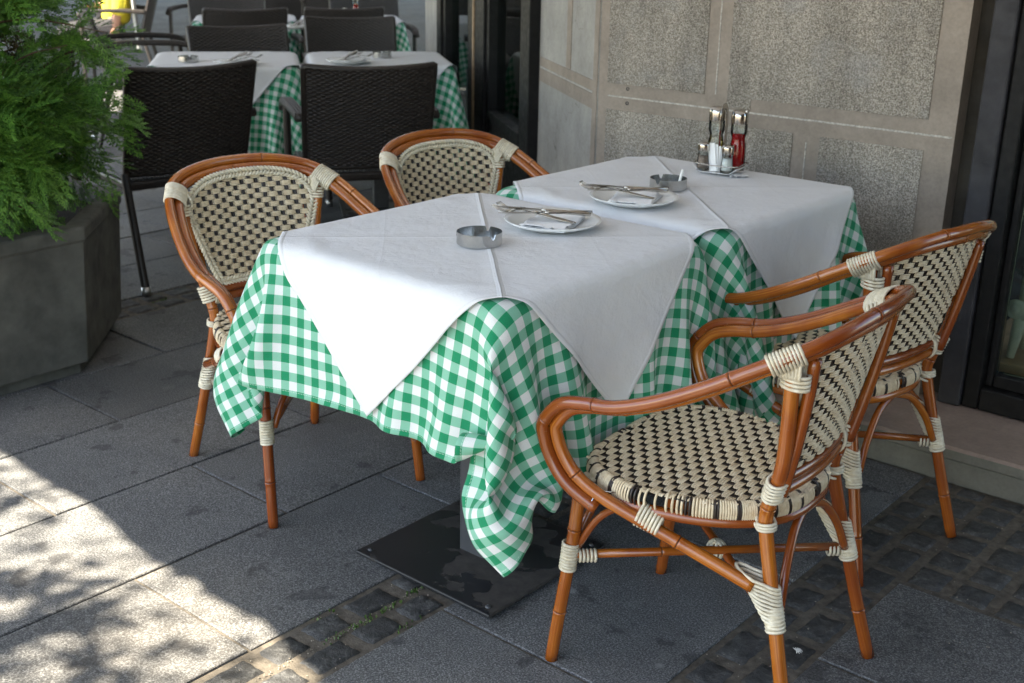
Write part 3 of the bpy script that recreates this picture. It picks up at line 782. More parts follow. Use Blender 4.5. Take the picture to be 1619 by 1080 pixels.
    zs = np.linspace(.502, .680, 28)
    for z in zs: ol.append((outline_hw(z), z))
    for k in range(1, 40):
        th = PI * k / 40; y = .180 * math.copysign(abs(math.cos(th)) ** .74, math.cos(th)); z = .68 + .084 * abs(math.sin(th)) ** .74; ol.append((y, z))
    for z in zs[::-1]: ol.append((-outline_hw(z), z))
    for y in np.linspace(-.108, .108, 18): ol.append((y, .502))
    ol = np.array(ol); d = np.r_[0, np.cumsum(np.linalg.norm(np.diff(ol, axis=0), axis=1))]; nb = int(d[-1] / .0098)
    for k in range(nb):
        s_ = d[-1] * k / nb; y = np.interp(s_, d, ol[:, 0]); z = np.interp(s_, d, ol[:, 1]); y2 = np.interp(s_ + .004, d, ol[:, 0]); z2 = np.interp(s_ + .004, d, ol[:, 1])
        tx = np.array((y2 - y, z2 - z)); tx /= np.linalg.norm(tx) + 1e-9; nx = np.array((-tx[1], tx[0]))
        for sgn in (-1, 1):
            c = np.array((y, z)) + nx * sgn * .0052 * 1.0
            dirv = tx * .80 + nx * sgn * .62; dirv /= np.linalg.norm(dirv)
            p0 = c - dirv * .0098; p1 = c + dirv * .0098
            def S(p, h): return (backx(p[0], min(p[1], .8)) + .0075 + h, p[0], p[1])
            b.tube([S(p0, -.003), S(p0 * .6 + p1 * .4, .001), S(p0 * .3 + p1 * .7, .0012), S(p1, -.002)], [.0018, .0042, .0042, .0016], 6)
    obj('braid', b, M['bind'], t)
    # stretchers: a cross
    for s in (-1, 1):
        b = MB(); b.tube([(.208, .207 * s, .235 + .006 * s), (0, .02 * s, .235 + .006 * s), (-.201, -.164 * s, .235 + .006 * s)], .0088, 10, nodes=(.18,)); obj('stretcher', b, cm, t)
    # arched braces between leg pairs
    for x, yy, zt in ((.2, .2, .385), (-.192, .160, .385)):
        for s in (-1, 1):
            xb = x * 1.05
            b = MB(); b.tube(spline([(xb, (yy - .012) * s, .245), (x * 1.0, (yy - .045) * s, .31), (x * .94, (yy - .095) * s, .365), (x * .90, (yy - .155) * s, .388)], 5), .0085, 10); obj('brace', b, cm, t)
    for s in (-1, 1):
        b = MB(); b.tube(spline([(.196, .196 * s, .26), (.15, .2 * s, .335), (.10, .2 * s, .375), (.05, .20 * s, .39)], 5), .0075, 8); obj('brace', b, cm, t)
    # bindings
    def bind(*a, **k):
        b = MB(); helix(b, *a, **k); obj('binding', b, M['bind'], t)
    for s in (-1, 1):
        y = lambda v: v * s
        c0 = np.array(RAIL[4]); c1 = np.array(RAIL[5]); off = Nn[4] * CR * .95
        p0 = (c0 * .62 + np.array(RAIL[3]) * .38 + off); p1 = (c0 * .42 + c1 * .58 + off)
        a_ = Nn[4] * [1, s, 1]
        bind(p0 * [1, s, 1], p1 * [1, s, 1], CR * 2.16, CR * 1.30, a_, 10, .0031)
        # wedge joining rail wrap to the post
        b = MB()
        for k in range(7):
            f = (k + .5) / 7 - .5
            top = np.array((-.199 - f * .052, .198, .742 - f * -.03)); bot = np.array((-.202 - f * .036, .192, .703))
            for sd in (-1, 1):
                b.tube(spline([(top + [0, .003 + .0175 * sd, .0]) * [1, s, 1], ((top + bot) / 2 + [0, .017 * sd, 0]) * [1, s, 1], (bot + [0, .0145 * sd, 0]) * [1, s, 1]], 3), .0034, 5)
        helix(b, (-.206, .192 * s, .712), (-.204, .189 * s, .682), .0235, .0158, (1, 0, 0), 4, .0033)
        obj('binding', b, M['bind'], t)
        bind((-.180, .161 * s, .500), (-.168, .152 * s, .458), .0195, .0165, (0, 1, 0), 6, .0033)                       # post at cross rails
        bind((-.166, .148 * s, .475), (-.172, .120 * s, .475), .024, .0145, (0, 0, 1), 5, .0033)
        b = MB(); helix(b, (-.161, .150 * s, .413), (-.164, .151 * s, .392), .0158, .0158, (1, 0, .45), 2, .003); helix(b, (-.162, .150 * s, .408), (-.163, .150 * s, .398), .0165, .0165, (1, 0, -.7), 1, .003); helix(b, (-.158, .140 * s, .410), (-.150, .134 * s, .390), .021, .017, (0, 0, 1), 2, .003); obj('binding', b, M['bind'], t)
        bind((.206, .206 * s, .268), (.211, .208 * s, .208), .0148, .0148, (1, 0, 0), 9, .0033)                                 # front leg / stretcher
        bind((.196, .196 * s, .2375), (.168, .172 * s, .2375), .0115, .0115, (0, 0, 1), 5, .003)
        bind((.194, .203 * s, .405), (.195, .204 * s, .376), .0155, .0155, (1, 0, 0), 4, .0033)                                # front leg top
        bind((.186, .198 * s, .402), (.150, .212 * s, .402), .0155, .0150, (0, 0, 1), 6, .0033)
        bind((.052, .224 * s, .388), (.008, .216 * s, .372), .024, .0165, (0, 0, 1), 7, .0033, taper=.8)                         # diagonal at seat frame
        b = MB()                                                                                                            # fan at diagonal end
        for k in range(11):
            f = k / 10.; z = .292 - .066 * f; reach = .052 * (1 - f) ** .9
            cxm = -.190 + reach / 2 + (z - .28) * .25; ra = .0155 + reach / 2
            pts = [(cxm + math.cos(th) * ra, (.161 - (z - .28) * .1 + .006 * (math.cos(th) > 0) * (1 - f)) * s + math.sin(th) * .0158, z + .026 * (math.cos(th) + 1) / 2 * (1 - f) + .002) for th in np.linspace(0, 2 * PI, 16, endpoint=False)]
            b.tube(pts, .0033, 5, closed=True)
        obj('binding', b, M['bind'], t)
        bind((-.195, .162 * s, .258), (-.206, .167 * s, .214), .0158, .0158, (1, 0, 0), 7, .0033)                              # rear leg / stretcher
        bind((-.194, .158 * s, .2345), (-.170, .138 * s, .2345), .0115, .0115, (0, 0, 1), 4, .003)
    b = MB()                                                                                                                # knot where the stretchers cross
    for ang in (0, .7, -.7, 1.4):
        helix(b, (-.008 * math.cos(ang), -.008 * math.sin(ang), .2355), (.008 * math.cos(ang), .008 * math.sin(ang), .2355), .0185, .0185, (0, 0, 1), 2, .0028)
    obj('binding', b, M['bind'], t)
    return t
R = math.radians
ch = make_rattan('rattan armchair nearest the camera, its whole woven seat in view', (.950, .353, 0), R(183.7))
dup(ch, (.838, 1.036, 0), R(170), 'rattan armchair by the dark door frame, its woven back turned to us')
dup(ch, (-.31, .352, 0), R(-10), 'rattan armchair left of the front table, facing us with one leg out on the slabs')
dup(ch, (-.25, 1.022, 0), R(-11), 'rattan armchair behind the tables near the glass door, only its rounded back showing')

# ------------------------------------------------------------------ dark wicker chairs
def rect_bar(mb, pts, w, h, mi=0, up=(0, 0, 1)):
    """rounded rectangular bar along pts"""
    P = np.array(pts, float); T = np.gradient(P, axis=0); T /= np.linalg.norm(T, axis=1)[:, None]; upv = np.array(up, float); vs = []; fs = []
    prof = [(-1, -.6), (-.8, -1), (.8, -1), (1, -.6), (1, .6), (.8, 1), (-.8, 1), (-1, .6)]
    for i in range(len(P)):
        a = np.cross(T[i], upv); a /= np.linalg.norm(a); b = np.cross(a, T[i])
        for (u, v) in prof: vs.append(P[i] + a * u * w / 2 + b * v * h / 2)
    n = len(prof)
    for i in range(len(P) - 1):
        for k in range(n): fs.append((i * n + k, i * n + (k + 1) % n, (i + 1) * n + (k + 1) % n, (i + 1) * n + k))
    fs.append(tuple(range(n))[::-1]); fs.append(tuple((len(P) - 1) * n + k for k in range(n)))
    mb.add(vs, fs, mi=mi)
def ribbed(p0, p1, n):
    p0 = np.array(p0, float); p1 = np.array(p1, float); return [p0 + (p1 - p0) * i / n for i in range(n + 1)]
def wick_back():
    pu, pv = .0165, .0082; nu, nv = 28, 48; W_ = .245; V = []; 
    us = np.linspace(-W_, W_, nu * 4 + 1); vs = np.linspace(0, .40, nv * 4 + 1)
    U, Vv = np.meshgrid(us, vs, indexing='ij')
    rowi = np.floor(Vv / (.40 / nv) - 1e-6); fr = Vv / (.40 / nv) - rowi
    prof = np.sqrt(np.maximum(0, 1 - (2 * fr - 1) ** 2))
    h = .0042 * np.cos(PI * U / pu + PI * rowi) * prof + .0026 * prof
    def put(sgn, H):
        t = Vv / .40; z = .455 + .405 * t - .012 * (1 - (U / W_) ** 2) * t; x = -.245 - .115 * t - .03 * (1 - (U / W_) ** 2)
        y = U * (1 + .03 * t)
        return np.stack([x + sgn * (.012 + H), y, z], -1).reshape(-1, 3)
    A = put(1, h); B = put(-1, h); a, b = U.shape; idx = np.arange(a * b).reshape(a, b)
    F1 = np.stack([idx[:-1, :-1], idx[:-1, 1:], idx[1:, 1:], idx[1:, :-1]], -1).reshape(-1, 4)[:, ::-1]; F2 = F1[:, ::-1] + a * b
    return np.vstack([A, B]), np.vstack([F1, F2])
WB = wick_back()
def make_wicker(label, loc, rz, mat='wicker'):
    t = thing('wicker_armchair', label, 'chair', loc, rz, 'dark wicker armchairs'); W = M[mat]
    npobj('backrest', WB[0], WB[1], W, t)
    b = MB()
    def ribs(path, r):   # wrapped tube with ribbing
        P = np.array(path, float); d = np.r_[0, np.cumsum(np.linalg.norm(np.diff(P, axis=0), axis=1))]; n = int(d[-1] / .004); S = np.linspace(0, d[-1], n)
        Q = np.stack([np.interp(S, d, P[:, i]) for i in range(3)], 1); b.tube(Q, [r * (1 + .07 * (k % 2)) for k in range(n)], 8)
    W_ = .25
    top = [(-.36 - .03 * (1 - (u / W_) ** 2), u * 1.03, .862 - .012 * (1 - (u / W_) ** 2)) for u in np.linspace(-W_, W_, 15)]
    ribs([(-.245, -W_, .455)] + top + [(-.245, W_, .455)], .0135)
    ribs([(-.275 + .03 * (u / W_) ** 2, u, .452) for u in np.linspace(-W_, W_, 9)], .012)
    obj('back_frame', b, W, t)
    for s in (-1, 1):
        b = MB(); ribs([(.235, .275 * s, .03), (.225, .272 * s, .45), (.222, .27 * s, .64)], .0165); o = obj('leg', b, W, t)
        b = MB(); b.lathe([(0, 0), (.018, 0), (.018, .035), (0, .035)], (.235, .275 * s, 0), 10); obj('foot', b, M['alu'], o)
        b = MB(); ribs([(-.37, .262 * s, .03), (-.30, .262 * s, .30), (-.26, .262 * s, .46)], .0165); o = obj('leg', b, W, t)
        b = MB(); b.lathe([(0, 0), (.018, 0), (.018, .035), (0, .035)], (-.372, .262 * s, 0), 10); obj('foot', b, M['alu'], o)
        b = MB(); P = spline([(-.295, .268 * s, .655), (-.1, .275 * s, .668), (.1, .278 * s, .665), (.215, .276 * s, .650), (.252, .275 * s, .62)], 12); rect_bar(b, P, .050, .028); 
        for k in range(4): b.tube(P + [0, -.018 + .012 * k, .0145], .0052, 6)
        obj('armrest', b, M['wickergrey'] if mat == 'wicker' else W, t)
    b = MB(); b.box((-.245, -.25, .385), (.24, .25, .42)); obj('seat_frame', b, W, t, bevel=.01)
    b = MB()
    for k in range(30): y = -.235 + k * .0162; rect_bar(b, ribbed((-.235, y, .427), (.235, y, .427), 3), .013, .009)
    obj('seat', b, M['seatstrip'], t)
    return t
E1 = np.array((-.785, .62)); E2 = np.array((.62, .785)); PR = math.atan2(-.62, .785)
def backplace(p0, p1, heading):
    """place chair so that its back top centre lies mid p0-p1"""
    c = (np.array(p0) + np.array(p1)) / 2; h = heading; return (c[0] + .375 * math.cos(h), c[1] + .375 * math.sin(h), 0)
hA = R(170); wc = make_wicker('dark wicker armchair beside the planter bush, its back to us', backplace((-1.97, .97), (-1.89, 1.47), hA), hA)
hB = R(147)
dup(wc, backplace((-1.63, 1.54), (-1.38, 1.93), hB), hB, 'dark wicker armchair right behind the second rattan chair, its back to us')
wg = make_wicker('grey brown wicker armchair on the far side of the middle tables, left one facing us', backplace((-3.38, 2.21), (-3.29, 2.74), R(-22)), R(-22), 'wickergrey')
dup(wg, backplace((-3.56, 3.15), (-3.36, 3.62), R(-34)), R(-34), 'grey brown wicker armchair beyond the middle ashtray, right one facing us')
hE = R(153)
dup(wg, backplace((-4.44, 3.11), (-4.29, 3.54), hE), hE, 'brown wicker armchair behind the left far-side chair, its back to us')
dup(wg, backplace((-4.2, 3.68), (-3.97, 4.14), hE), hE, 'brown wicker armchair left of the far sauce bottles, its back to us')
dup(wg, backplace((-5.36, 3.65), (-5.2, 4.05), R(-28)), R(-28), 'wicker armchair at the top edge above the left row of chair backs')
dup(wg, (-4.87, 2.93, 0), R(62), 'grey wicker armchair beside the bush, side on with one arm out')
dup(wg, backplace((-5.15, 4.72), (-4.92, 5.17), R(-33)), R(-33), 'wicker armchair at the top edge above the far sauce bottles')
dup(wg, (-7.15, 5.05, 0), R(-60), 'dark wicker armchair right of the person in yellow')

# ------------------------------------------------------------------ background tables with cloths
def pair(c2, labs):
    """c2: world centre of the right-hand table of the pair. local frame x=-E1, y=E2"""
    lc1 = np.array((TA / 2, TB / 2)); lc2 = np.array((TA / 2, t2y + TB / 2)); c_, s_ = math.cos(PR), math.sin(PR)
    rot = lambda v: np.array((c_ * v[0] - s_ * v[1], s_ * v[0] + c_ * v[1]))
    org = np.array(c2) - rot(lc2); c1 = org + rot(lc1)
    for c, g, ov, lb in ((c1, gc1, ov1, labs[0]), (c2, gc2, ov2, labs[1])):
        if lb is None: continue
        dup(tbl, (c[0], c[1], 0), PR, 'square table under ' + lb)
        dup(g, (org[0], org[1], 0), PR, 'green checked tablecloth on ' + lb); dup(ov, (org[0], org[1], 0), PR, 'white diagonal cloth on ' + lb)
    return org, rot
T3 = np.array((-2.427, 2.64)); org3, rot3 = pair(T3, ('the middle left table behind the left wicker chair', 'the middle right table beside the glass door'))
T4 = np.array((-4.50, 4.34)); org4, rot4 = pair(T4, ('the far left table behind the brown chairs', 'the far table with the sauce bottles'))
T5 = np.array((-8.3, 7.3)); org5, rot5 = pair(T5, ('the farthest left table at the top edge', 'the farthest middle table at the top edge'))
T6 = np.array((-8.0, 9.3)); org6, rot6 = pair(T6, (None, 'the farthest right table left of the stone pillar'))
dup(wg, (org5[0] + .9, org5[1] + .2, 0), PR + PI, 'dark wicker armchair in front of the farthest left table')
dup(wg, (T5[0] + .75, T5[1] - .5, 0), PR + PI, 'dark wicker armchair in front of the farthest middle table')

# ------------------------------------------------------------------ tableware
ZT = TH + .0125
def ashtray(x, y, z, rz, label, r=.047, h=.028):
    seg = 72; b = MB(); ro, ri = r, r - .0016; vs = []; fs = []
    notch = [a for a in (.3, 2.39, 4.48)]
    def top(a):
        for nn in notch:
            d = abs((a - nn + PI) % (2 * PI) - PI)
            if d < .12 and True: return h - .011 * math.sqrt(max(0, 1 - (d / .12) ** 2)) ** .8
        return h
    for k in range(seg):
        a = 2 * PI * k / seg; c, s = math.cos(a), math.sin(a); tt = top(a)
        vs += [((ro - .004) * c, (ro - .004) * s, 0), (ro * c, ro * s, .003), (ro * c, ro * s, tt), (ri * c, ri * s, tt), (ri * c, ri * s, .004), (.002 * c, .002 * s, .0025)]
    for k in range(seg):
        k2 = (k + 1) % seg
        for i in range(5): fs.append((k * 6 + i, k2 * 6 + i, k2 * 6 + i + 1, k * 6 + i + 1))
    b.add(vs, fs, smooth=False)
    o = obj('ashtray', b, M['steel'], loc=(x, y, z)); o.rotation_euler = (0, 0, rz); return tag(o, label, 'ashtray', 'steel ashtrays')
def plate(x, y, z, label, r=.106):
    b = MB(); b.lathe([(0, .006), (r * .5, .006), (r * .62, .008), (r * .9, .016), (r, .0195), (r * 1.005, .0185), (r * .92, .012), (r * .66, .003), (r * .6, 0), (r * .55, 0), (r * .53, .003), (0, .003)], seg=56)
    o = obj('plate', b, M['china'], loc=(x, y, z)); return tag(o, label, 'plate', 'white side plates')
def napkin(x, y, z, rz, label, w=.15, d=.10):
    n = 13; vs = []; fs = []; random.seed(int(x * 1000) + 5)
    lay = []
    for ly in range(3):
        b0 = len(vs); ph = random.random() * 6; off = random.uniform(-.006, .006); rot = random.uniform(-.07, .07)
        for i in range(n):
            for j in range(n):
                u = (i / (n - 1) - .5) * w; v = (j / (n - 1) - .5) * d; uu = u * math.cos(rot) - v * math.sin(rot) + off; vv = u * math.sin(rot) + v * math.cos(rot)
                rr = math.hypot(uu, vv); zz = .010 + ly * .0030 + .9 * max(0, rr - .055) ** 1.35 * .28 + .0012 * math.sin(u * 70 + ph) * math.sin(v * 60 + ph)
                if i in (0, n - 1) or j in (0, n - 1): zz += random.uniform(0, .0018) * (ly + 1)
                vs.append((uu, vv, zz))
        for i in range(n - 1):
            for j in range(n - 1): fs.append((b0 + i * n + j, b0 + (i + 1) * n + j, b0 + (i + 1) * n + j + 1, b0 + i * n + j + 1))
    b = MB(); b.add(vs, fs); o = obj('paper_napkin', b, M['paper'], loc=(x, y, z)); o.rotation_euler = (0, 0, rz)
    m = o.modifiers.new('t', 'SOLIDIFY'); m.thickness = .0006
    return tag(o, label, 'napkin', 'paper napkins on the plates')
def strip(mb, pts, ws, th=.0022):
    """flat tapering strip along x with widths"""
    vs = []; fs = []; n = len(pts)
    for (x, y, z), w in zip(pts, ws):
        for (u, v) in ((-1, 0), (-.7, -1), (.7, -1), (1, 0), (.7, 1), (-.7, 1)): vs.append((x, y + u * w / 2, z + v * th / 2))
    for i in range(n - 1):
        for k in range(6): fs.append((i * 6 + k, i * 6 + (k + 1) % 6, (i + 1) * 6 + (k + 1) % 6, (i + 1) * 6 + k))
    fs.append((5, 4, 3, 2, 1, 0)); fs.append(tuple((n - 1) * 6 + k for k in range(6))); mb.add(vs, fs)
def fork_mesh():
    b = MB(); L_ = .185
    strip(b, [(-.09, 0, 0), (-.085, 0, .0), (-.05, 0, .001), (0, 0, .004), (.03, 0, .006), (.042, 0, .004), (.052, 0, -.001), (.06, 0, -.003)], [.010, .0165, .014, .008, .0055, .010, .021, .0235], .0026)
    for k in range(4):
        y = -.0092 + k * .00613
        strip(b, [(.058, y, -.003), (.07, y, -.0035), (.083, y * .98, -.001), (.097, y * .96, .005)], [.0042, .0036, .003, .0014], .0017)
    return b
def knife_mesh():
    b = MB()
    strip(b, [(-.105, 0, 0), (-.1, 0, 0), (-.05, 0, 0), (-.005, 0, 0), (.005, 0, 0)], [.008, .015, .0135, .0105, .009], .0062)
    strip(b, [(.004, 0, 0), (.012, -.001, 0), (.05, -.002, 0), (.09, -.001, 0), (.11, .004, 0)], [.009, .017, .0195, .016, .003], .0016)
    return b
FK = obj('fork', fork_mesh(), M['shiny']); KN = obj('knife', knife_mesh(), M['shiny'])
used = {'f': False, 'k': False}
def cut(kind, x, y, z, rz, pitch, label, roll=0):
    src = FK if kind == 'f' else KN
    o = src if not used[kind] else src.copy()
    if used[kind]: COL.objects.link(o)
    used[kind] = True
    o.location = (x, y, z); o.rotation_euler = (roll, -pitch, rz)
    return tag(o, label, 'fork' if kind == 'f' else 'knife', 'forks on the plates' if kind == 'f' else 'knives on the plates')
def setting_plate(x, y, base, tag_, full=True, z=ZT):
    plate(x, y, z, 'round white china plate ' + tag_); napkin(x + .01, y - .01, z, base + PI * .45 if full else base, 'folded white paper napkin ' + tag_)
    H = z + .024
    d = base
    def pos(a, b_): return x + a * math.cos(d) - b_ * math.sin(d), y + a * math.sin(d) + b_ * math.cos(d)
    px, py = pos(.035, .020); cut('f', px, py, H + .004, d + .02, .13, 'upper of the two forks ' + tag_)
    px, py = pos(.040, -.014); cut('f', px, py, H, d - .26, .10, 'lower of the two forks ' + tag_)
    px, py = pos(.020, .006); cut('k', px, py, H + .013, d + .33, .10, 'upper knife lying across the forks ' + tag_, .5)
    px, py = pos(.012, .012); cut('k', px, py, H + .010, d + .50, .04, 'lower knife lying across the forks ' + tag_, .4)
VD = math.atan2(-.50, -.86)   # tines point to the left of the view
ashtray(.385, .277, ZT, 1.6, 'open steel ashtray on the front table, in front of the plate')
setting_plate(.398, .502, R(208), 'on the front table')
ashtray(.351, 1.027, ZT, .2, 'steel ashtray on the second table behind the plate, a cigarette standing in it')
setting_plate(.384, .829, R(212), 'on the second table by the wall')
b = MB(); b.tube([(0, 0, 0), (.004, .012, .045)], .0036, 8); o = obj('cigarette', b, M['cig'], loc=(.378, 1.03, ZT + .006)); tag(o, 'white cigarette leaning up out of the second ashtray', 'cigarette')
def loc3(v, org, rot): p = org + rot(np.array(v)); return p[0], p[1]
for (px, py, kind, lab) in [(-2.33, 2.36, 'p', 'on the middle right table'), (-2.62, 1.93, 'p', 'on the middle left table')]:
    setting_plate(px, py, R(100), lab, False)
ashtray(-2.42, 2.66, ZT, 0, 'steel ashtray on the middle right table'); ashtray(-2.85, 1.83, ZT, 0, 'steel ashtray on the middle left table between cutlery')
setting_plate(-4.02, 3.45, R(100), 'on the far left table', False)

def shaker(x, y, z, h, r, fill, label, parent=None):
    t = thing('shaker', label, 'shaker', (x, y, z), 0, 'glass shakers in the caddy')
    b = MB(); b.lathe([(0, 0), (r, 0), (r * 1.02, .004), (r * .92, h * .35), (r * .86, h * .55), (r * .9, h * .72)], seg=24); obj('glass_body', b, M['glass'], t)
    b = MB(); b.lathe([(0, .007), (r * .86, .007), (r * .80, h * .33), (r * .75, h * .5), (0, h * .5)], seg=20); obj('contents', b, fill, t)
    b = MB(); b.lathe([(r * .95, h * .70), (r * .98, h * .9), (r * .9, h * .985), (r * .5, h), (0, h * 1.0)], seg=24); obj('cap', b, M['shiny'], t); return t
def cruet(x, y, z, h, r, fill, level, label):
    t = thing('cruet_bottle', label, 'bottle', (x, y, z), 0, 'glass cruets in the caddy')
    b = MB(); b.lathe([(0, 0), (r, 0), (r, .01), (r * .97, h * .40), (r * .80, h * .50), (r * .80, h * .54), (r * .98, h * .62), (r * .98, h * .76)], seg=28); obj('glass_body', b, M['glass'], t)
    b = MB(); b.lathe([(0, .007), (r * .90, .007), (r * .88, h * min(level, .40)), (r * .72, h * level), (0, h * level)] if level > .4 else [(0, .007), (r * .90, .007), (r * .89, h * level), (0, h * level)], seg=24); obj('contents', b, fill, t)
    b = MB(); b.lathe([(r * 1.0, h * .77), (r * 1.02, h * .79), (r * 1.02, h * .90), (r * .95, h * .965), (r * .7, h * .985), (0, h * .975)], seg=28); b.tube([(r * .6, 0, h * .95), (r * 1.05, 0, h * .995)], .005, 8); obj('pourer_cap', b, M['shiny'], t); return t
CX, CY = .335, 1.305
cd = thing('condiment_caddy', 'small steel caddy with a looped handle holding bottles on the second table', 'caddy', (CX, CY, ZT), R(8))
b = MB(); rect_bar(b, [(-.062 + k * .0124 * 1, 0, .006 + (.016 if k in (0, 10) else (.006 if k in (1, 9) else 0))) for k in range(11)], .085, .0022); obj('tray', b, M['satin'], cd)
b = MB(); rect_bar(b, spline([(0, -.02, .0), (0, -.02, .12), (0, -.018, .165), (0, 0, .180), (0, .018, .165), (0, .02, .12), (0, .02, .0)], 6), .016, .0022, up=(1, 0, 0)); 
o = obj('handle', b, M['shiny'], cd)
b = MB(); b.tube(spline([(-.06, -.042, .028), (0, -.044, .026), (.06, -.042, .028), (.064, 0, .03), (.06, .042, .028), (0, .044, .026), (-.06, .042, .028), (-.064, 0, .03), (-.06, -.042, .028)], 5), .0016, 6); obj('rail', b, M['shiny'], cd)
def inc(a, b_): c, s = math.cos(R(8)), math.sin(R(8)); return CX + a * c - b_ * s, CY + a * s + b_ * c
ZC = ZT + .009
x, y = inc(-.030, .026); cruet(x, y, ZC, .166, .0225, M['oil'], .28, 'glass oil cruet with a steel cap at the left of the caddy')
x, y = inc(.034, .026); cruet(x, y, ZC, .162, .0225, M['vinegar'], .60, 'glass cruet filled with red vinegar at the right of the caddy')
x, y = inc(-.040, -.028); shaker(x, y, ZC, .074, .0170, M['pepper'], 'small glass pepper shaker, the left one, brown inside')
x, y = inc(.030, -.030); shaker(x, y, ZC, .074, .0170, M['salt'], 'small glass salt shaker with white salt in front of the red cruet')
b = MB(); x, y = inc(-.005, -.018)
for k in range(5): m_ = Matrix.Rotation(.08 * (k - 2), 4, 'Y') @ Matrix.Rotation(.1 * (k - 2), 4, 'Z'); b.box((-.013, -.012 + k * .0035, 0), (.013, -.0105 + k * .0035, .075 - .004 * k), mat=m_)
o = obj('sugar_packets', b, M['paper'], loc=(x, y, ZC)); tag(o, 'upright white paper sachets tucked in the middle of the caddy', 'sachets')
b = MB(); n = 7
b.add([((i / 6 - .5) * .05, (j / 6 - .5) * .035, .001 + .006 * abs(math.sin(i * 1.7 + j))) for i in range(7) for j in range(7)], [(i * 7 + j, (i + 1) * 7 + j, (i + 1) * 7 + j + 1, i * 7 + j + 1) for i in range(6) for j in range(6)])
x, y = inc(.062, -.02); o = obj('crumpled_paper', b, M['paper'], loc=(x, y, ZT)); o.rotation_euler = (0, 0, .6); tag(o, 'crumpled scrap of paper under the right end of the caddy', 'paper')
# far bottles
p = T4 - rot4(np.array((.12, -.08))) * 0 + E2 * .02 - E1 * .12
cruet(p[0], p[1], ZT, .17, .022, M['vinegar'], .6, 'dark sauce cruet standing on the far table'); shaker(p[0] - .075 * E2[0], p[1] - .075 * E2[1], ZT, .075, .018, M['salt'], 'glass shaker left of the dark cruet on the far table')

# ------------------------------------------------------------------ building
WY = 1.78
bd = thing('cafe_building', 'grey pebble rendered cafe facade with smooth bands and dark wooden doors', 'building', (.2, WY, 0))
class BW(MB):
    pass
def wbox(x0, x1, z0, z1, y0=WY, y1=WY + .3): b = MB(); b.box((x0 - .2, y0 - WY, z0), (x1 - .2, y1 - WY, z1)); return b
Cn = np.array((-.44, 1.78)); Dn = np.array((-.793, .609)); ang = math.atan2(Dn[1], Dn[0])
def fbox(t0, t1, d0, d1, z0, z1, mb=None, mi=0):
    """box on the splayed facade; d>0 is proud towards the street"""
    nrm = np.array((-Dn[1], -Dn[0] * -1)); nrm = np.array((-.609, -.793))
    b = mb or MB(); vs = []
    for z in (z0, z1):
        for (t_, d_) in ((t0, d0), (t1, d0), (t1, d1), (t0, d1)):
            p = Cn + Dn * t_ + nrm * d_ - np.array((.2, WY)); vs.append((p[0], p[1], z))
    b.add(vs, [(0, 3, 2, 1), (4, 5, 6, 7), (0, 1, 5, 4), (1, 2, 6, 5), (2, 3, 7, 6), (3, 0, 4, 7)][::1], mi=mi, smooth=False); return b
HT = 6.5
o = obj('front_wall', wbox(-.435, .782, 0, HT), M['plaster'], bd)
# pebbled panels lie 3 mm proud
for (x0, x1, z0, z1) in [(-.398, -.022, .898, 3.2), (.062, .702, .898, 3.2), (-.398, .296, .096, .812), (.386, .700, .096, .812), (.062, .145, .866, .9), ]:
    if z1 == .9: z1 = .8975
    obj('pebbled_panel', wbox(x0, x1, z0, z1, WY - .0035, WY - .0002), M['rough'], bd)
for (x0, x1, z0, z1) in [(-.395, .775, .8535, .8585), (.017, .021, .90, 3.2), (.340, .3435, .10, .790)]:
    obj('pebbled_groove', wbox(x0, x1, z0, z1, WY - .002, WY + .001), M['pale'], bd)
b = MB()
for x, z in ((-.315, .885), (-.315, .838)):
    m_ = Matrix.Translation((x - .2, -.001, z)) @ Matrix.Rotation(PI / 2, 4, 'X'); b.lathe([(0, -.002), (.0035, -.002), (.005, .002), (.006, .002), (.006, 0)], mat=m_, seg=14)
obj('screw', b, M['greypost'], bd)
# splayed wall
obj('side_wall', fbox(0, .86, -.3, 0, 0, HT), M['terr'], bd)
for (t0, t1, z0, z1) in [(.012, .20, .0, HT)]: pass
for (t0, t1, z0, z1) in [(.0, .05, .1, 4), (.05, .84, .86, .895), (.05, .84, .80, .850), (.36, .42, .897, 3.2)]:
    obj('smooth_band', fbox(t0, t1, .0002, .003, z0, z1), M['plaster'], bd)
obj('pebbled_groove', fbox(.06, .83, .0002, .0022, .8525, .8570), M['pale'], bd)
# glass door in the splay
dr = lambda *a, **k: fbox(*a, **k)
fr = obj('door_frame', fbox(.862, 1.03, -.12, .045, .0, 2.6), M['blackwood'], bd, bevel=.004)
door = MB(); fbox(1.034, 1.085, -.06, .03, .02, 2.3, door); fbox(1.80, 1.86, -.06, .03, .02, 2.3, door); fbox(1.086, 1.799, -.058, .028, .02, .50, door); fbox(1.0865, 1.7985, -.05, .036, .50, .545, door); fbox(1.086, 1.799, -.058, .028, 2.2, 2.3, door)
d1 = obj('door', door, M['blackwood'], bd, bevel=.003)
obj('pane', fbox(1.086, 1.799, -.02, -.012, .545, 2.2), M['pane'], d1)
b = MB(); fbox(1.16, 1.25, -.010, -.006, .57, .62, b); obj('sticker', b, M['creampaint'], d1)
fr2 = obj('door_frame', fbox(1.864, 2.30, -.12, .045, 0, 2.6), M['blackwood'], bd, bevel=.006)
obj('door_strip', fbox(2.10, 2.135, .0452, .052, .4, 2.3), M['rawwood'], bd)
door = MB(); fbox(2.304, 2.36, -.06, .03, .02, 2.3, door); fbox(3.16, 3.24, -.06, .03, .02, 2.3, door); fbox(2.361, 3.159, -.058, .028, .02, .25, door); fbox(2.361, 3.159, -.058, .028, 2.2, 2.3, door)
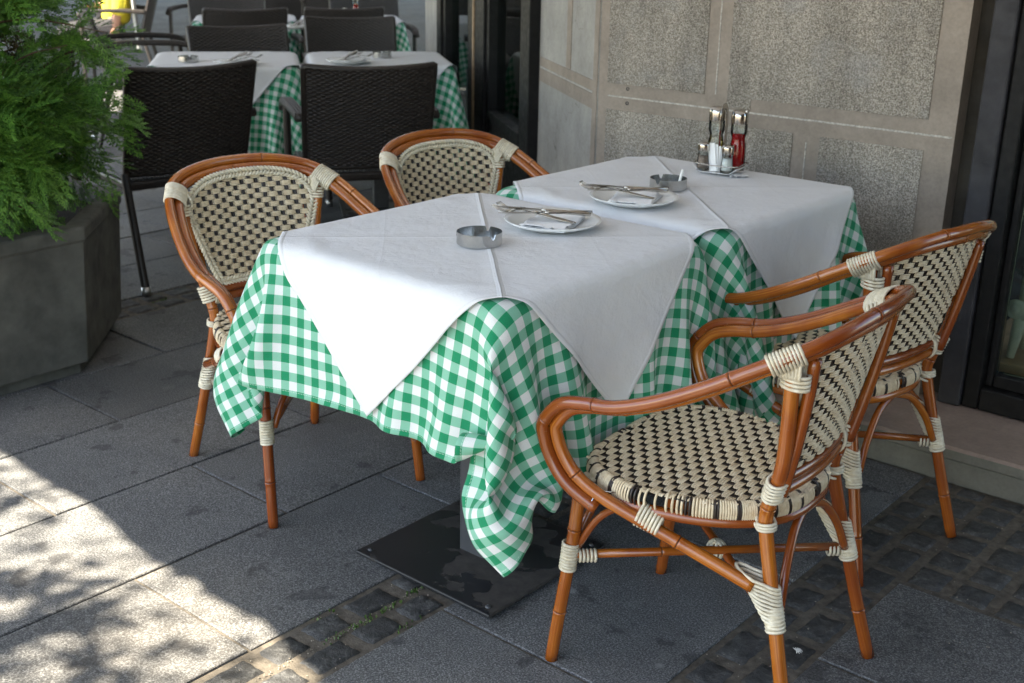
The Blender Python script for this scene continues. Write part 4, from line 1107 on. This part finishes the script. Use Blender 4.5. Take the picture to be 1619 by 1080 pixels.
d2 = obj('door', door, M['blackwood'], bd, bevel=.003); obj('pane', fbox(2.361, 3.159, -.02, -.012, .25, 2.2), M['pane'], d2)
obj('door_frame', fbox(3.244, 3.40, -.12, .045, 0, 2.6), M['blackwood'], bd, bevel=.004)
obj('pillar', fbox(3.402, 4.0, -.5, .03, 0, HT), M['terr'], bd)
obj('upper_wall', fbox(.862, 3.40, -.3, -.001, 2.602, HT), M['terr'], bd)
b = MB(); fbox(.9, 3.4, -1.6, -1.55, 0, 2.6, b); fbox(.9, 3.4, -1.55, -.12, -.005, .012, b); obj('interior', b, M['dark'], bd)
# right doorway
obj('reveal', wbox(.784, .862, .09, HT, WY + .06, WY + .3), M['reveal'], bd)
obj('door_post', wbox(.840, .905, .098, HT, WY - .012, WY + .058), M['greypost'], bd, bevel=.006)
b = wbox(.908, .965, .098, 2.6, WY + .0, WY + .12); b2 = MB()
for (x0, x1, z0, z1, y0, y1) in [(.908, .952, .1, 2.6, 0, .09), (.954, .975, .166, 2.6, .03, .075), (.954, 2.1, .1, .165, .0, .07), (.977, 2.1, .166, .205, .03, .075)]:
    b2.box((x0 - .2, y0, z0), (x1 - .2, y1, z1))
d3 = obj('door', b2, M['blackwood'], bd, bevel=.005)
obj('pane', wbox(.976, 2.1, .206, 2.6, WY + .055, WY + .06), M['pane'], d3)
b = wbox(.74, 3, .10, .118, WY + .302, WY + 1.6); obj('interior_floor', b, M['floorwood'], bd)
obj('interior_wall', wbox(.75, 3, .0, 3, WY + 1.62, WY + 1.7), M['dark'], bd)
b = MB(); b.box((.70 - .2, .301, .1), (.73 - .2, 1.6, 3)); obj('interior_wall', b, M['dark'], bd)
obj('upper_wall', wbox(.906, 3.2, 2.602, HT, WY + .001, WY + .3), M['plaster'], bd)
# low wooden ledge & cream radiator inside
b = MB(); b.box((.88 , WY + .15, .09), (1.9, WY + .60, .205)); o = obj('wooden_plinth', b, M['floorwood'], bevel=.004); tag(o, 'low wooden ledge inside the right hand door glass', 'ledge')
rad = thing('radiator', 'old cream cast radiator behind the glass at the right edge', 'radiator', (.975, WY + .22, .206))
b = MB()
for k in range(5):
    x = k * .055
    b.tube(spline([(x, 0, .12), (x, .0, .2), (x, 0, .55), (x, 0, .62)], 4), .020, 10); b.tube([(x, .09, .12), (x, .09, .62)], .020, 10)
for z in (.14, .6): b.tube([(-.02, 0, z), (.25, 0, z)], .017, 10); b.tube([(-.02, .09, z), (.25, .09, z)], .017, 10)
obj('columns', b, M['creampaint'], rad)
b = MB(); m_ = Matrix.Translation((-.02, -.018, .15)) @ Matrix.Rotation(PI / 2, 4, 'X'); b.lathe([(0, .012), (.012, .012), (.014, .006), (.02, .008), (.028, .006), (.030, 0)], mat=m_, seg=24); obj('valve', b, M['creampaint'], rad)
for x in (-.005, .22): b = MB(); b.tube([(x, 0, .13), (x - .012, -.01, 0)], [.022, .012], 8); b.tube([(x, .09, .13), (x - .012, .1, 0)], [.022, .012], 8); obj('leg', b, M['creampaint'], rad)
# step
b = MB(); n = 40
xs = np.linspace(-.3, 3.0, n); vs = []
for i, x in enumerate(xs):
    yj = 1.478 + random.uniform(-.003, .003)
    for (yy, zz) in ((yj, -.01), (yj + .002, .06), (yj - .006, .066), (yj - .004, .090), (yj + .006, .0965), (WY + .1, .098)): vs.append((x, yy, zz))
fs = []; mi = []
for i in range(n - 1):
    for k in range(5): fs.append((i * 6 + k, (i + 1) * 6 + k, (i + 1) * 6 + k + 1, i * 6 + k + 1)); mi.append(1 if k < 3 else 0)
b.add(vs, fs, mi=mi, smooth=False); b.add([vs[0], vs[1], vs[2], vs[3], vs[4], vs[5], (-.3, WY + .1, -.01)], [(0, 1, 2, 3, 4, 5, 6)], mi=1, smooth=False)
o = obj('stone_step', b, [M['step'], M['riser']]); tag(o, 'low pinkish stone step along the foot of the wall and right door', 'step')
# menu board on the pillar
nrm = np.array((-.609, -.793))
mbd = thing('menu_board', 'framed white menu board on the stone pillar at the top edge', 'sign', (Cn[0] + Dn[0] * 3.7 + nrm[0] * .05, Cn[1] + Dn[1] * 3.7 + nrm[1] * .05, .8), ang)
b = MB(); b.box((-.22, .0, .21), (.24, .012, .62)); b.box((-.22, -.0 + .0125, .21), (.24, .02, .225)); obj('frame', b, M['blackwood'], mbd)
b = MB(); b.box((-.20, .0125, .228), (.22, .016, .60)); sh = obj('sheet', b, M['paper'], mbd)
b = MB()
for k in range(7): b.box((-.13, .0162, .26 + k * .045), (.05 + .1 * (k % 3) / 2, .0168, .264 + k * .045))
obj('text_lines', b, M['dark'], mbd)

# ------------------------------------------------------------------ planter and bush
PC = np.array((-1.985, .083)); pl = thing('planter', 'large eight sided dark concrete planter at the left edge', 'planter', (PC[0], PC[1], 0))
def octo(r, rot=R(24)): return [(r * math.cos(rot + k * PI / 4), r * math.sin(rot + k * PI / 4)) for k in range(8)]
b = MB(); vs = []; prof = [(.640, 0.0), (.640, .035), (.672, .04), (.700, .44), (.708, .445), (.708, .482), (.700, .488), (.640, .488), (.630, .44)]
for (r, z) in prof: vs += [(x, y, z) for x, y in octo(r)]
fs = [(i * 8 + k, i * 8 + (k + 1) % 8, (i + 1) * 8 + (k + 1) % 8, (i + 1) * 8 + k) for i in range(len(prof) - 1) for k in range(8)]
b.add(vs, fs, smooth=False); obj('body', b, M['concrete'], pl, bevel=.006)
b = MB(); b.add([(x, y, .435) for x, y in octo(.64)], [tuple(range(8))], smooth=False); obj('soil', b, M['soil'], pl)
# thuja spray template
def spray_template():
    V = []; F = []
    def quad(p, d, l, w, z0, z1):
        n = np.array((-d[1], d[0])); b = len(V)
        q0 = p; q1 = p + d * l * .55; q2 = p + d * l
        V.extend([(q0[0] - n[0] * w * .4, q0[1] - n[1] * w * .4, z0), (q1[0] - n[0] * w, q1[1] - n[1] * w, (z0 + z1) / 2), (q2[0], q2[1], z1), (q1[0] + n[0] * w, q1[1] + n[1] * w, (z0 + z1) / 2)]); F.append((b, b + 1, b + 2, b + 3))
    Lm = .10; rot = lambda d, a: np.array((d[0] * math.cos(a) - d[1] * math.sin(a), d[0] * math.sin(a) + d[1] * math.cos(a)))
    m0 = np.array((1., 0.)); K = 10
    zf = lambda x: -.55 * x * x / Lm * 1.0
    quad(np.array((0., 0.)), m0, Lm, .0011, 0, zf(Lm))
    for k in range(K):
        x = Lm * (.10 + .86 * k / K); side = 1 if k % 2 else -1; l = .046 * math.sin(PI * (.22 + .72 * k / K)) ** .8
        d = rot(m0, side * (.72 - .02 * k)); p = np.array((x, 0.)); z = zf(x); quad(p, d, l, .0012, z, z - .006)
        for j in range(6):
            s2 = 1 if j % 2 else -1; pp = p + d * l * (.15 + .75 * j / 6); ll = .0175 * (1 - .09 * j) * (.6 + .4 * l / .046)
            d2 = rot(d, s2 * .62); quad(pp, d2, ll, .0019, z - .001 * j, z - .001 * j - .003)
            for i2 in range(2):
                d3 = rot(d2, (1 if i2 else -1) * .6); quad(pp + d2 * ll * (.3 + .25 * i2), d3, ll * .5, .0016, z - .001 * j, z - .001 * j - .002)
        quad(p + d * l * .9, d, .010, .0018, z - .006, z - .008)
    return np.array(V), np.array(F)
TV, TF = spray_template()
def scatter(tv, tf, mats4):
    n = len(mats4); A = np.array(mats4)  # n,4,4
    V = np.einsum('nij,vj->nvi', A[:, :3, :3], tv) + A[:, None, :3, 3]
    F = tf[None] + (np.arange(n) * len(tv))[:, None, None]
    return V.reshape(-1, 3), F.reshape(-1, tf.shape[1])
bush = thing('thuja_bush', 'dense green thuja bush growing in the concrete planter', 'bush', (PC[0], PC[1], .43))
rs = np.random.RandomState(11); mats = []; brs = []
def frame(d, roll, sc, p):
    d = np.array(d); d /= np.linalg.norm(d); u = np.cross(np.array((0, 0, 1.)), d); u /= np.linalg.norm(u) + 1e-9; w = np.cross(d, u)
    c, s = math.cos(roll), math.sin(roll); a = u * c + w * s; b = -u * s + w * c
    m = np.eye(4); m[:3, 0] = d * sc; m[:3, 1] = a * sc; m[:3, 2] = b * sc; m[:3, 3] = p; return m
def bush_r(th, z):
    base = .575 + .05 * math.sin(3 * th + 1.0) + .05 * math.sin(5 * th + z * 4)
    prof = np.interp(z, [-.02, .06, .22, .6, 1.1, 1.7, 2.1], [.70, .90, 1.06, 1.06, 1.0, .8, .2])
    return base * prof + .05 * math.sin(z * 9 + th * 4)
view = math.atan2(-1.49 - .08, 1.98 + 1.99)
for k in range(590):
    th = view + rs.uniform(-2.0, 2.0) if k < 540 else rs.uniform(-PI, PI); z = rs.uniform(.20, 1.75) if rs.rand() < .85 else rs.uniform(.18, .5)
    rr = bush_r(th, z) * (1 - .30 * rs.rand() ** 1.6)
    tip = np.array((rr * math.cos(th), rr * math.sin(th), z)); 
    out = np.array((math.cos(th), math.sin(th), 0))
    start = tip - out * rs.uniform(.15, .32) + np.array((0, 0, -.08 - .10 * rs.rand())) if z > .25 else tip - out * rs.uniform(.15, .3) + np.array((0, 0, .10 * rs.rand() + .02))
    side = rs.normal(0, .07, 3); mid = (start + tip) / 2 + side * .5 + np.array((0, 0, .03)); tip = tip + side + np.array((0, 0, -.02))
    path = spline([start, mid, tip], 4)
    brs.append(path)
    m = rs.randint(6, 10)
    for q_ in range(m):
        f = .25 + .75 * q_ / (m - 1); i0 = f * (len(path) - 1); i = int(min(i0, len(path) - 2)); p = path[i] + (path[i + 1] - path[i]) * (i0 - i); d = path[i + 1] - path[i]; d /= np.linalg.norm(d)
        dd = d + rs.normal(0, .45, 3) + (np.array((0, 0, -.12)) if z < .3 else np.array((0, 0, .05 + .25 * rs.rand()))); sc = rs.uniform(.85, 1.45)
        mats.append(frame(dd, rs.normal(0, .8), sc, p))
V, F = scatter(TV, TF, mats); npobj('foliage', V, F, M['thuja'], bush, smooth=False)
b = MB()
for path in brs[::2]: b.tube(path, np.linspace(.0045, .0012, len(path)), 5)
for k in range(16):
    a = rs.uniform(-PI, PI); h = rs.uniform(.8, 1.8); rr = rs.uniform(.2, .6); b.tube(spline([(rs.normal(0, .05), rs.normal(0, .05), 0), (rr * .5 * math.cos(a), rr * .5 * math.sin(a), h * .4), (rr * math.cos(a + .3), rr * math.sin(a + .3), h)], 6), np.linspace(.022, .005, 13), 7)
obj('branches', b, M['bark'], bush)
# brown dead inner sprays, with dark greens painted in as interior shade
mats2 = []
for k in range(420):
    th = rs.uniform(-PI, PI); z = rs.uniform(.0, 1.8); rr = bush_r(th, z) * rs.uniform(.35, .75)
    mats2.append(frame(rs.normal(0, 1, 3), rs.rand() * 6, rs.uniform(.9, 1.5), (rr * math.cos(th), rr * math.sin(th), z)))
V, F = scatter(TV, TF, mats2); npobj('inner_foliage', V, F, mk_leaf('shaded_dry_inner_leaves', (.02, .03, .01), (.05, .05, .02), (.14, .08, .03)), bush, smooth=False)

# ------------------------------------------------------------------ person (standing waiter) 
def skin_obj(name, verts, edges, radii, mat, parent, sub=2):
    me = bpy.data.meshes.new(name); me.from_pydata(verts, edges, []); me.materials.append(mat)
    o = bpy.data.objects.new(name, me); COL.objects.link(o); o.parent = parent
    o.modifiers.new('skin', 'SKIN'); 
    sv = me.skin_vertices
    if not len(sv): 
        me.update()
    layer = me.skin_vertices[0] if len(me.skin_vertices) else None
    if layer is None:
        bpy.context.view_layer.objects.active = o; o.select_set(True); bpy.ops.mesh.customdata_skin_add(); layer = me.skin_vertices[0]
    for i, r_ in enumerate(radii): layer.data[i].radius = r_ if hasattr(r_, '__len__') else (r_, r_)
    layer.data[0].use_root = True
    o.modifiers.new('sub', 'SUBSURF').levels = sub; o.modifiers['sub'].render_levels = sub
    for p_ in me.polygons: p_.use_smooth = True
    return o
HP = math.atan2(-.785, -.62)
pe = thing('person', 'person in a yellow long sleeved top seated behind the bush, one arm hanging down', 'person', (-7.45, 4.30, 0), HP)
BV = [(0, 0, .50), (0, 0, .64), (-.02, 0, .82), (-.04, 0, .98), (-.03, 0, 1.07), (-.02, 0, 1.12), (.0, 0, 1.22), (.01, 0, 1.30),
      (-.04, .17, 1.0), (-.06, .21, .74), (-.02, .225, .56), (-.01, .225, .52), (-.04, -.17, 1.0), (.0, -.22, .76), (.16, -.18, .68), (.22, -.17, .68),
      (.05, .10, .50), (.44, .12, .50), (.46, .12, .12), (.56, .13, .05), (.05, -.10, .50), (.44, -.12, .50), (.46, -.12, .12), (.56, -.13, .05)]
BE = [(0, 1), (1, 2), (2, 3), (3, 4), (4, 5), (5, 6), (6, 7), (3, 8), (8, 9), (9, 10), (10, 11), (3, 12), (12, 13), (13, 14), (14, 15), (0, 16), (16, 17), (17, 18), (18, 19), (0, 20), (20, 21), (21, 22), (22, 23)]
BR = [(.12, .15), (.10, .13), (.11, .15), (.10, .14), .055, .055, (.085, .075), (.075, .07), .055, .042, .030, .034, .055, .042, .030, .034, .085, .055, .038, .035, .085, .055, .038, .035]
skin_obj('body', BV, BE, BR, M['skin'], pe)
skin_obj('shirt', [(0, 0, .52), (0, 0, .66), (-.02, 0, .84), (-.04, 0, .98), (-.03, 0, 1.05), (-.04, .18, 1.0), (-.06, .212, .74), (-.03, .222, .62), (-.04, -.18, 1.0), (.0, -.222, .76), (.10, -.20, .71)], [(0, 1), (1, 2), (2, 3), (3, 4), (3, 5), (5, 6), (6, 7), (3, 8), (8, 9), (9, 10)], [(.14, .17), (.13, .165), (.125, .17), (.12, .16), .07, .075, .064, .054, .075, .064, .054], M['yellow'], pe)
skin_obj('trousers', [(-.03, 0, .50), (.05, .10, .50), (.44, .12, .50), (.46, .12, .10), (.05, -.10, .50), (.44, -.12, .50), (.46, -.12, .10)], [(0, 1), (1, 2), (2, 3), (0, 4), (4, 5), (5, 6)], [(.13, .16), .10, .075, .06, .10, .075, .06], M['trouser'], pe)
b = MB(); vs = []
for i in range(12):
    for j in range(8): vs.append((-.165 - .012 * math.sin(j * 1.3) - .002 * i, .10 + .022 * j, .80 - .042 * i))
b.add(vs, [(i * 8 + j, i * 8 + j + 1, (i + 1) * 8 + j + 1, (i + 1) * 8 + j) for i in range(11) for j in range(7)]); o = obj('white_cloth', b, M['apron'], None); o.parent = None; o.location = (-7.45, 4.30, 0); o.rotation_euler = (0, 0, HP); o.modifiers.new('t', 'SOLIDIFY').thickness = .01
tag(o, 'white cloth hanging beside the arm of the person in yellow', 'cloth')
dup(wg, (-7.47, 4.28, 0), HP, 'wicker armchair the person in yellow sits on')
for s in (-1, 1):
    base = BV[11 if s > 0 else 15]
    for k in range(4):
        xo = -.024 + .016 * k; ln = (.06, .072, .07, .055)[k]
        if s > 0: q0 = (base[0] + xo, base[1], base[2] - .02); q1 = (base[0] + xo * 1.1 + .006, base[1] - .004, base[2] - .02 - ln * .55); q2 = (base[0] + xo + .016, base[1] - .012, base[2] - .02 - ln)
        else: q0 = (base[0] + .02, base[1] + xo, base[2]); q1 = (base[0] + .02 + ln * .55, base[1] + xo * 1.1, base[2] - .006); q2 = (base[0] + .02 + ln, base[1] + xo, base[2] - .02)
        skin_obj('finger', [q0, q1, q2], [(0, 1), (1, 2)], [.009, .008, .006], M['skin'], pe, 1)
    t0 = (base[0] + .01, base[1] - .02, base[2] + .0)
    skin_obj('thumb', [t0, (t0[0] + .02, t0[1] - .015, t0[2] - .02), (t0[0] + .035, t0[1] - .015, t0[2] - .04)], [(0, 1), (1, 2)], [.011, .009, .007], M['skin'], pe, 1)
hb_ = MB(); 
for (r0, zc, sx) in ((.098, 1.67, 1),):
    m_ = Matrix.Translation((-.02, 0, 1.285)); hb_.lathe([(.0, .098), (.045, .090), (.078, .06), (.094, .02), (.096, -.02), (.088, -.05), (.07, -.075)], mat=m_, seg=20)
obj('hair', hb_, M['hair'], pe)
fb = MB(); fb.tube([(.085, 0, 1.255), (.108, 0, 1.225), (.09, 0, 1.215)], [.006, .012, .006], 8); obj('nose', fb, M['skin'], pe)
eb = MB()
for s in (-1, 1): eb.lathe([(0, .008), (.006, .006), (.009, 0), (.006, -.006), (0, -.008)], (.082, .032 * s, 1.252), 10)
obj('eyes', eb, M['paper'], pe)
lb = MB(); lb.tube([(.082, -.022, 1.188), (.093, 0, 1.186), (.082, .022, 1.188)], .005, 6); obj('mouth', lb, simple('lips', (.35, .1, .09), .5), pe)

# ------------------------------------------------------------------ awning and tree (above the frame, they cast the shade)
SUN_EL = R(57); SUN_AZ = math.atan2(-.93, -.37); SV = np.array((math.cos(SUN_EL) * math.cos(SUN_AZ), math.cos(SUN_EL) * math.sin(SUN_AZ), math.sin(SUN_EL)))
AZ = 2.75
sh = SV * (AZ / SV[2])  # from ground point up to the awning
def awn(x0, x1, y0, y1, label, skew=0):
    t = thing('awning', label, 'awning', ((x0 + x1) / 2, y1, AZ), 0, 'canvas awnings above the tables')
    cx0, cy0 = (x0 + x1) / 2, y1; nx, ny = 90, 16; vs = []
    for i in range(nx + 1):
        for j in range(ny + 1):
            x = x0 + (x1 - x0) * i / nx; ya = y0 - skew * (x - sh[0]) + (.012 * math.sin(x * 9) + .008 * math.sin(x * 23) if skew else 0); y = ya + (y1 - ya) * j / ny; vs.append((x - cx0, y - cy0, .12 * min(y - y0, 3) + .01 * math.sin(i * 2.1)))
    b = MB(); b.add(vs, [(i * (ny + 1) + j, (i + 1) * (ny + 1) + j, (i + 1) * (ny + 1) + j + 1, i * (ny + 1) + j + 1) for i in range(nx) for j in range(ny)]); o = obj('canopy', b, M['awning'], t); o.modifiers.new('t', 'SOLIDIFY').thickness = .003
    b = MB(); yl, yr = y0 - skew * (x0 - sh[0]) - cy0 + .06, y0 - skew * (x1 - sh[0]) - cy0 + .06; b.tube([(x0 - cx0, yl, -.02), (x1 - cx0, yr, -.02)], .022, 8); obj('front_bar', b, M['alu'], t)
    if skew:   # hanging valance over the right half, added to block sky and darken it
        b = MB(); vs = []; n_ = 110
        for i in range(n_):
            x = .75 + (x1 - .75) * i / (n_ - 1); yy = y0 - skew * (x - sh[0]) - cy0 + .05
            for k in range(4): vs.append((x - cx0, yy + .012 * math.sin(i * .9) * k / 3, -.03 - (.62 + .05 * abs(math.sin(i * .28))) * k / 3))
        b.add(vs, [(i * 4 + k, (i + 1) * 4 + k, (i + 1) * 4 + k + 1, i * 4 + k + 1) for i in range(n_ - 1) for k in range(3)]); o = obj('added_valance', b, M['canvasdark'], t); o.modifiers.new('t', 'SOLIDIFY').thickness = .003
    for xx in (x0 + .1, x1 - .1): b = MB(); b.tube([(xx - cx0, y0 - cy0, -.03), (xx - cx0, y0 - cy0 + 3, .32)], .02, 8); obj('folding_arm', b, M['alu'], t)
EY = -.19 + sh[1]
awn(-6.3 + sh[0], 4.5, EY, 1.72, 'pale canvas awning over the near tables, above the frame', .06)
awn(-24 + sh[0], -7.6 + sh[0], EY - .3, 24, 'pale canvas awning over the farthest tables, above the frame')
awn(-7.6 + sh[0], -6.3 + sh[0], 5.0 + sh[1], 24, 'narrow canvas awning strip over the street gap, above the frame')
awn(-6.29 + sh[0], -1.0, 1.73, 24, 'pale canvas awning over the middle tables, above the frame')

sc = thing('added_shade_curtain', 'unseen brown canvas curtain added right of the camera to darken the right side', 'curtain', (3.0, 0, 0))  # added light blocker out of view, keeps the right of the scene dark
b = MB(); vs = []
for i in range(60):
    y = -1.75 + 3.1 * i / 59; xo = .03 * math.sin(i * 1.1)
    for z in (.02, .8, 1.7, 2.72): vs.append((xo, y, z))
b.add(vs, [(i * 4 + k, (i + 1) * 4 + k, (i + 1) * 4 + k + 1, i * 4 + k + 1) for i in range(59) for k in range(3)]); o = obj('canvas', b, M['canvasdark'], sc); o.modifiers.new('t', 'SOLIDIFY').thickness = .003
tr = thing('street_tree', 'street tree beyond the frame whose leaves dapple the sunlit slabs', 'tree', (-1.2, -3.2, 0))
leafq = np.array([(0, 0, 0), (.02, -.016, .003), (.055, 0, 0), (.02, .016, .003)]); lf = np.array([(0, 1, 2, 3)])
mats = []; TB_ = MB(); TB_.tube(spline([(0, 0, 0), (.05, .03, 1.5), (-.05, .1, 3.0), (0, .0, 4.6)], 6), np.linspace(.11, .05, 19), 10)
spots = []
for (px_, py_, s_) in [(-.62, -.60, .07), (-.47, -.52, .06), (-.34, -.50, .07), (-.20, -.44, .05), (-.05, -.42, .075), (-.30, -.40, .035), (-.75, -.46, .05), (-.88, -.62, .08), (-.80, -.30, .035), (-.70, -.25, .035), (-.10, -.60, .06), (.1, -.52, .05), (-.55, -.75, .1), (-.2, -.75, .1), (-1.0, -.3, .05), (.30, -.62, .05)]:
    spots.append((px_, py_, s_))
for (gx, gy, s_) in spots:
    H_ = rs.uniform(3.0, 3.6); c = np.array((gx, gy, 0)) + SV * (H_ / SV[2]) - np.array((-1.2, -3.2, 0))
    TB_.tube(spline([(0, 0, 2.6 + rs.rand()), tuple(c * [.5, .5, 1] + [0, 0, -.15]), tuple(c)], 5), np.linspace(.02, .003, 11), 6)
    for k in range(int(52 * s_ / .06)):
        p = c + rs.normal(0, s_ * .48, 3) * [1, 1, .8]; mats.append(frame(rs.normal(0, 1, 3), rs.rand() * 6, rs.uniform(.8, 1.3), p))
for k in range(2600):
    a = rs.rand() * 2 * PI; rr = 1.5 * rs.rand() ** .5; p = np.array((rr * math.cos(a), rr * math.sin(a) - .9, 4.6 + rs.normal(0, .6))); mats.append(frame(rs.normal(0, 1, 3), rs.rand() * 6, rs.uniform(1, 1.8), p))
V, F = scatter(leafq, lf, mats); npobj('crown', V, F, M['leaf'], tr, smooth=False); obj('trunk', TB_, M['bark'], tr)

# ------------------------------------------------------------------ world, sun, camera
w = bpy.data.worlds.new('World'); scene.world = w; w.use_nodes = True; nt = w.node_tree
sky = nt.nodes.new('ShaderNodeTexSky'); sky.sky_type = 'NISHITA'; sky.sun_disc = False; sky.sun_elevation = SUN_EL; sky.sun_rotation = math.atan2(SV[0], SV[1]); sky.altitude = 100
bg = nt.nodes['Background']; bg.inputs[1].default_value = .11; nt.links.new(sky.outputs[0], bg.inputs[0])
sl = bpy.data.lights.new('sun', 'SUN'); sl.energy = 5.0; sl.angle = R(.53); sl.color = (1, .95, .87); so = bpy.data.objects.new('sun', sl); COL.objects.link(so)
so.rotation_euler = Vector(SV).to_track_quat('Z', 'Y').to_euler()
cam = bpy.data.cameras.new('camera'); co = bpy.data.objects.new('camera', cam); COL.objects.link(co)
co.location = (1.97779, -1.49095, 1.37905); co.rotation_euler = (1.23588, -.01763, .70952)
cam.sensor_width = 36; cam.lens = 1877.85 / 1619 * 36; cam.clip_end = 300; cam.clip_start = .05
cam.dof.use_dof = True; cam.dof.focus_distance = 2.25; cam.dof.aperture_fstop = 7.1
scene.camera = co
scene.view_settings.view_transform = 'Standard'; scene.view_settings.look = 'None'; scene.view_settings.exposure = 2.7; scene.view_settings.gamma = 1
scene.view_settings.use_white_balance = True; scene.view_settings.white_balance_temperature = 7300; scene.view_settings.white_balance_tint = 8
scene.render.engine = 'CYCLES'
scene.cycles.max_bounces = 8; scene.cycles.transparent_max_bounces = 12
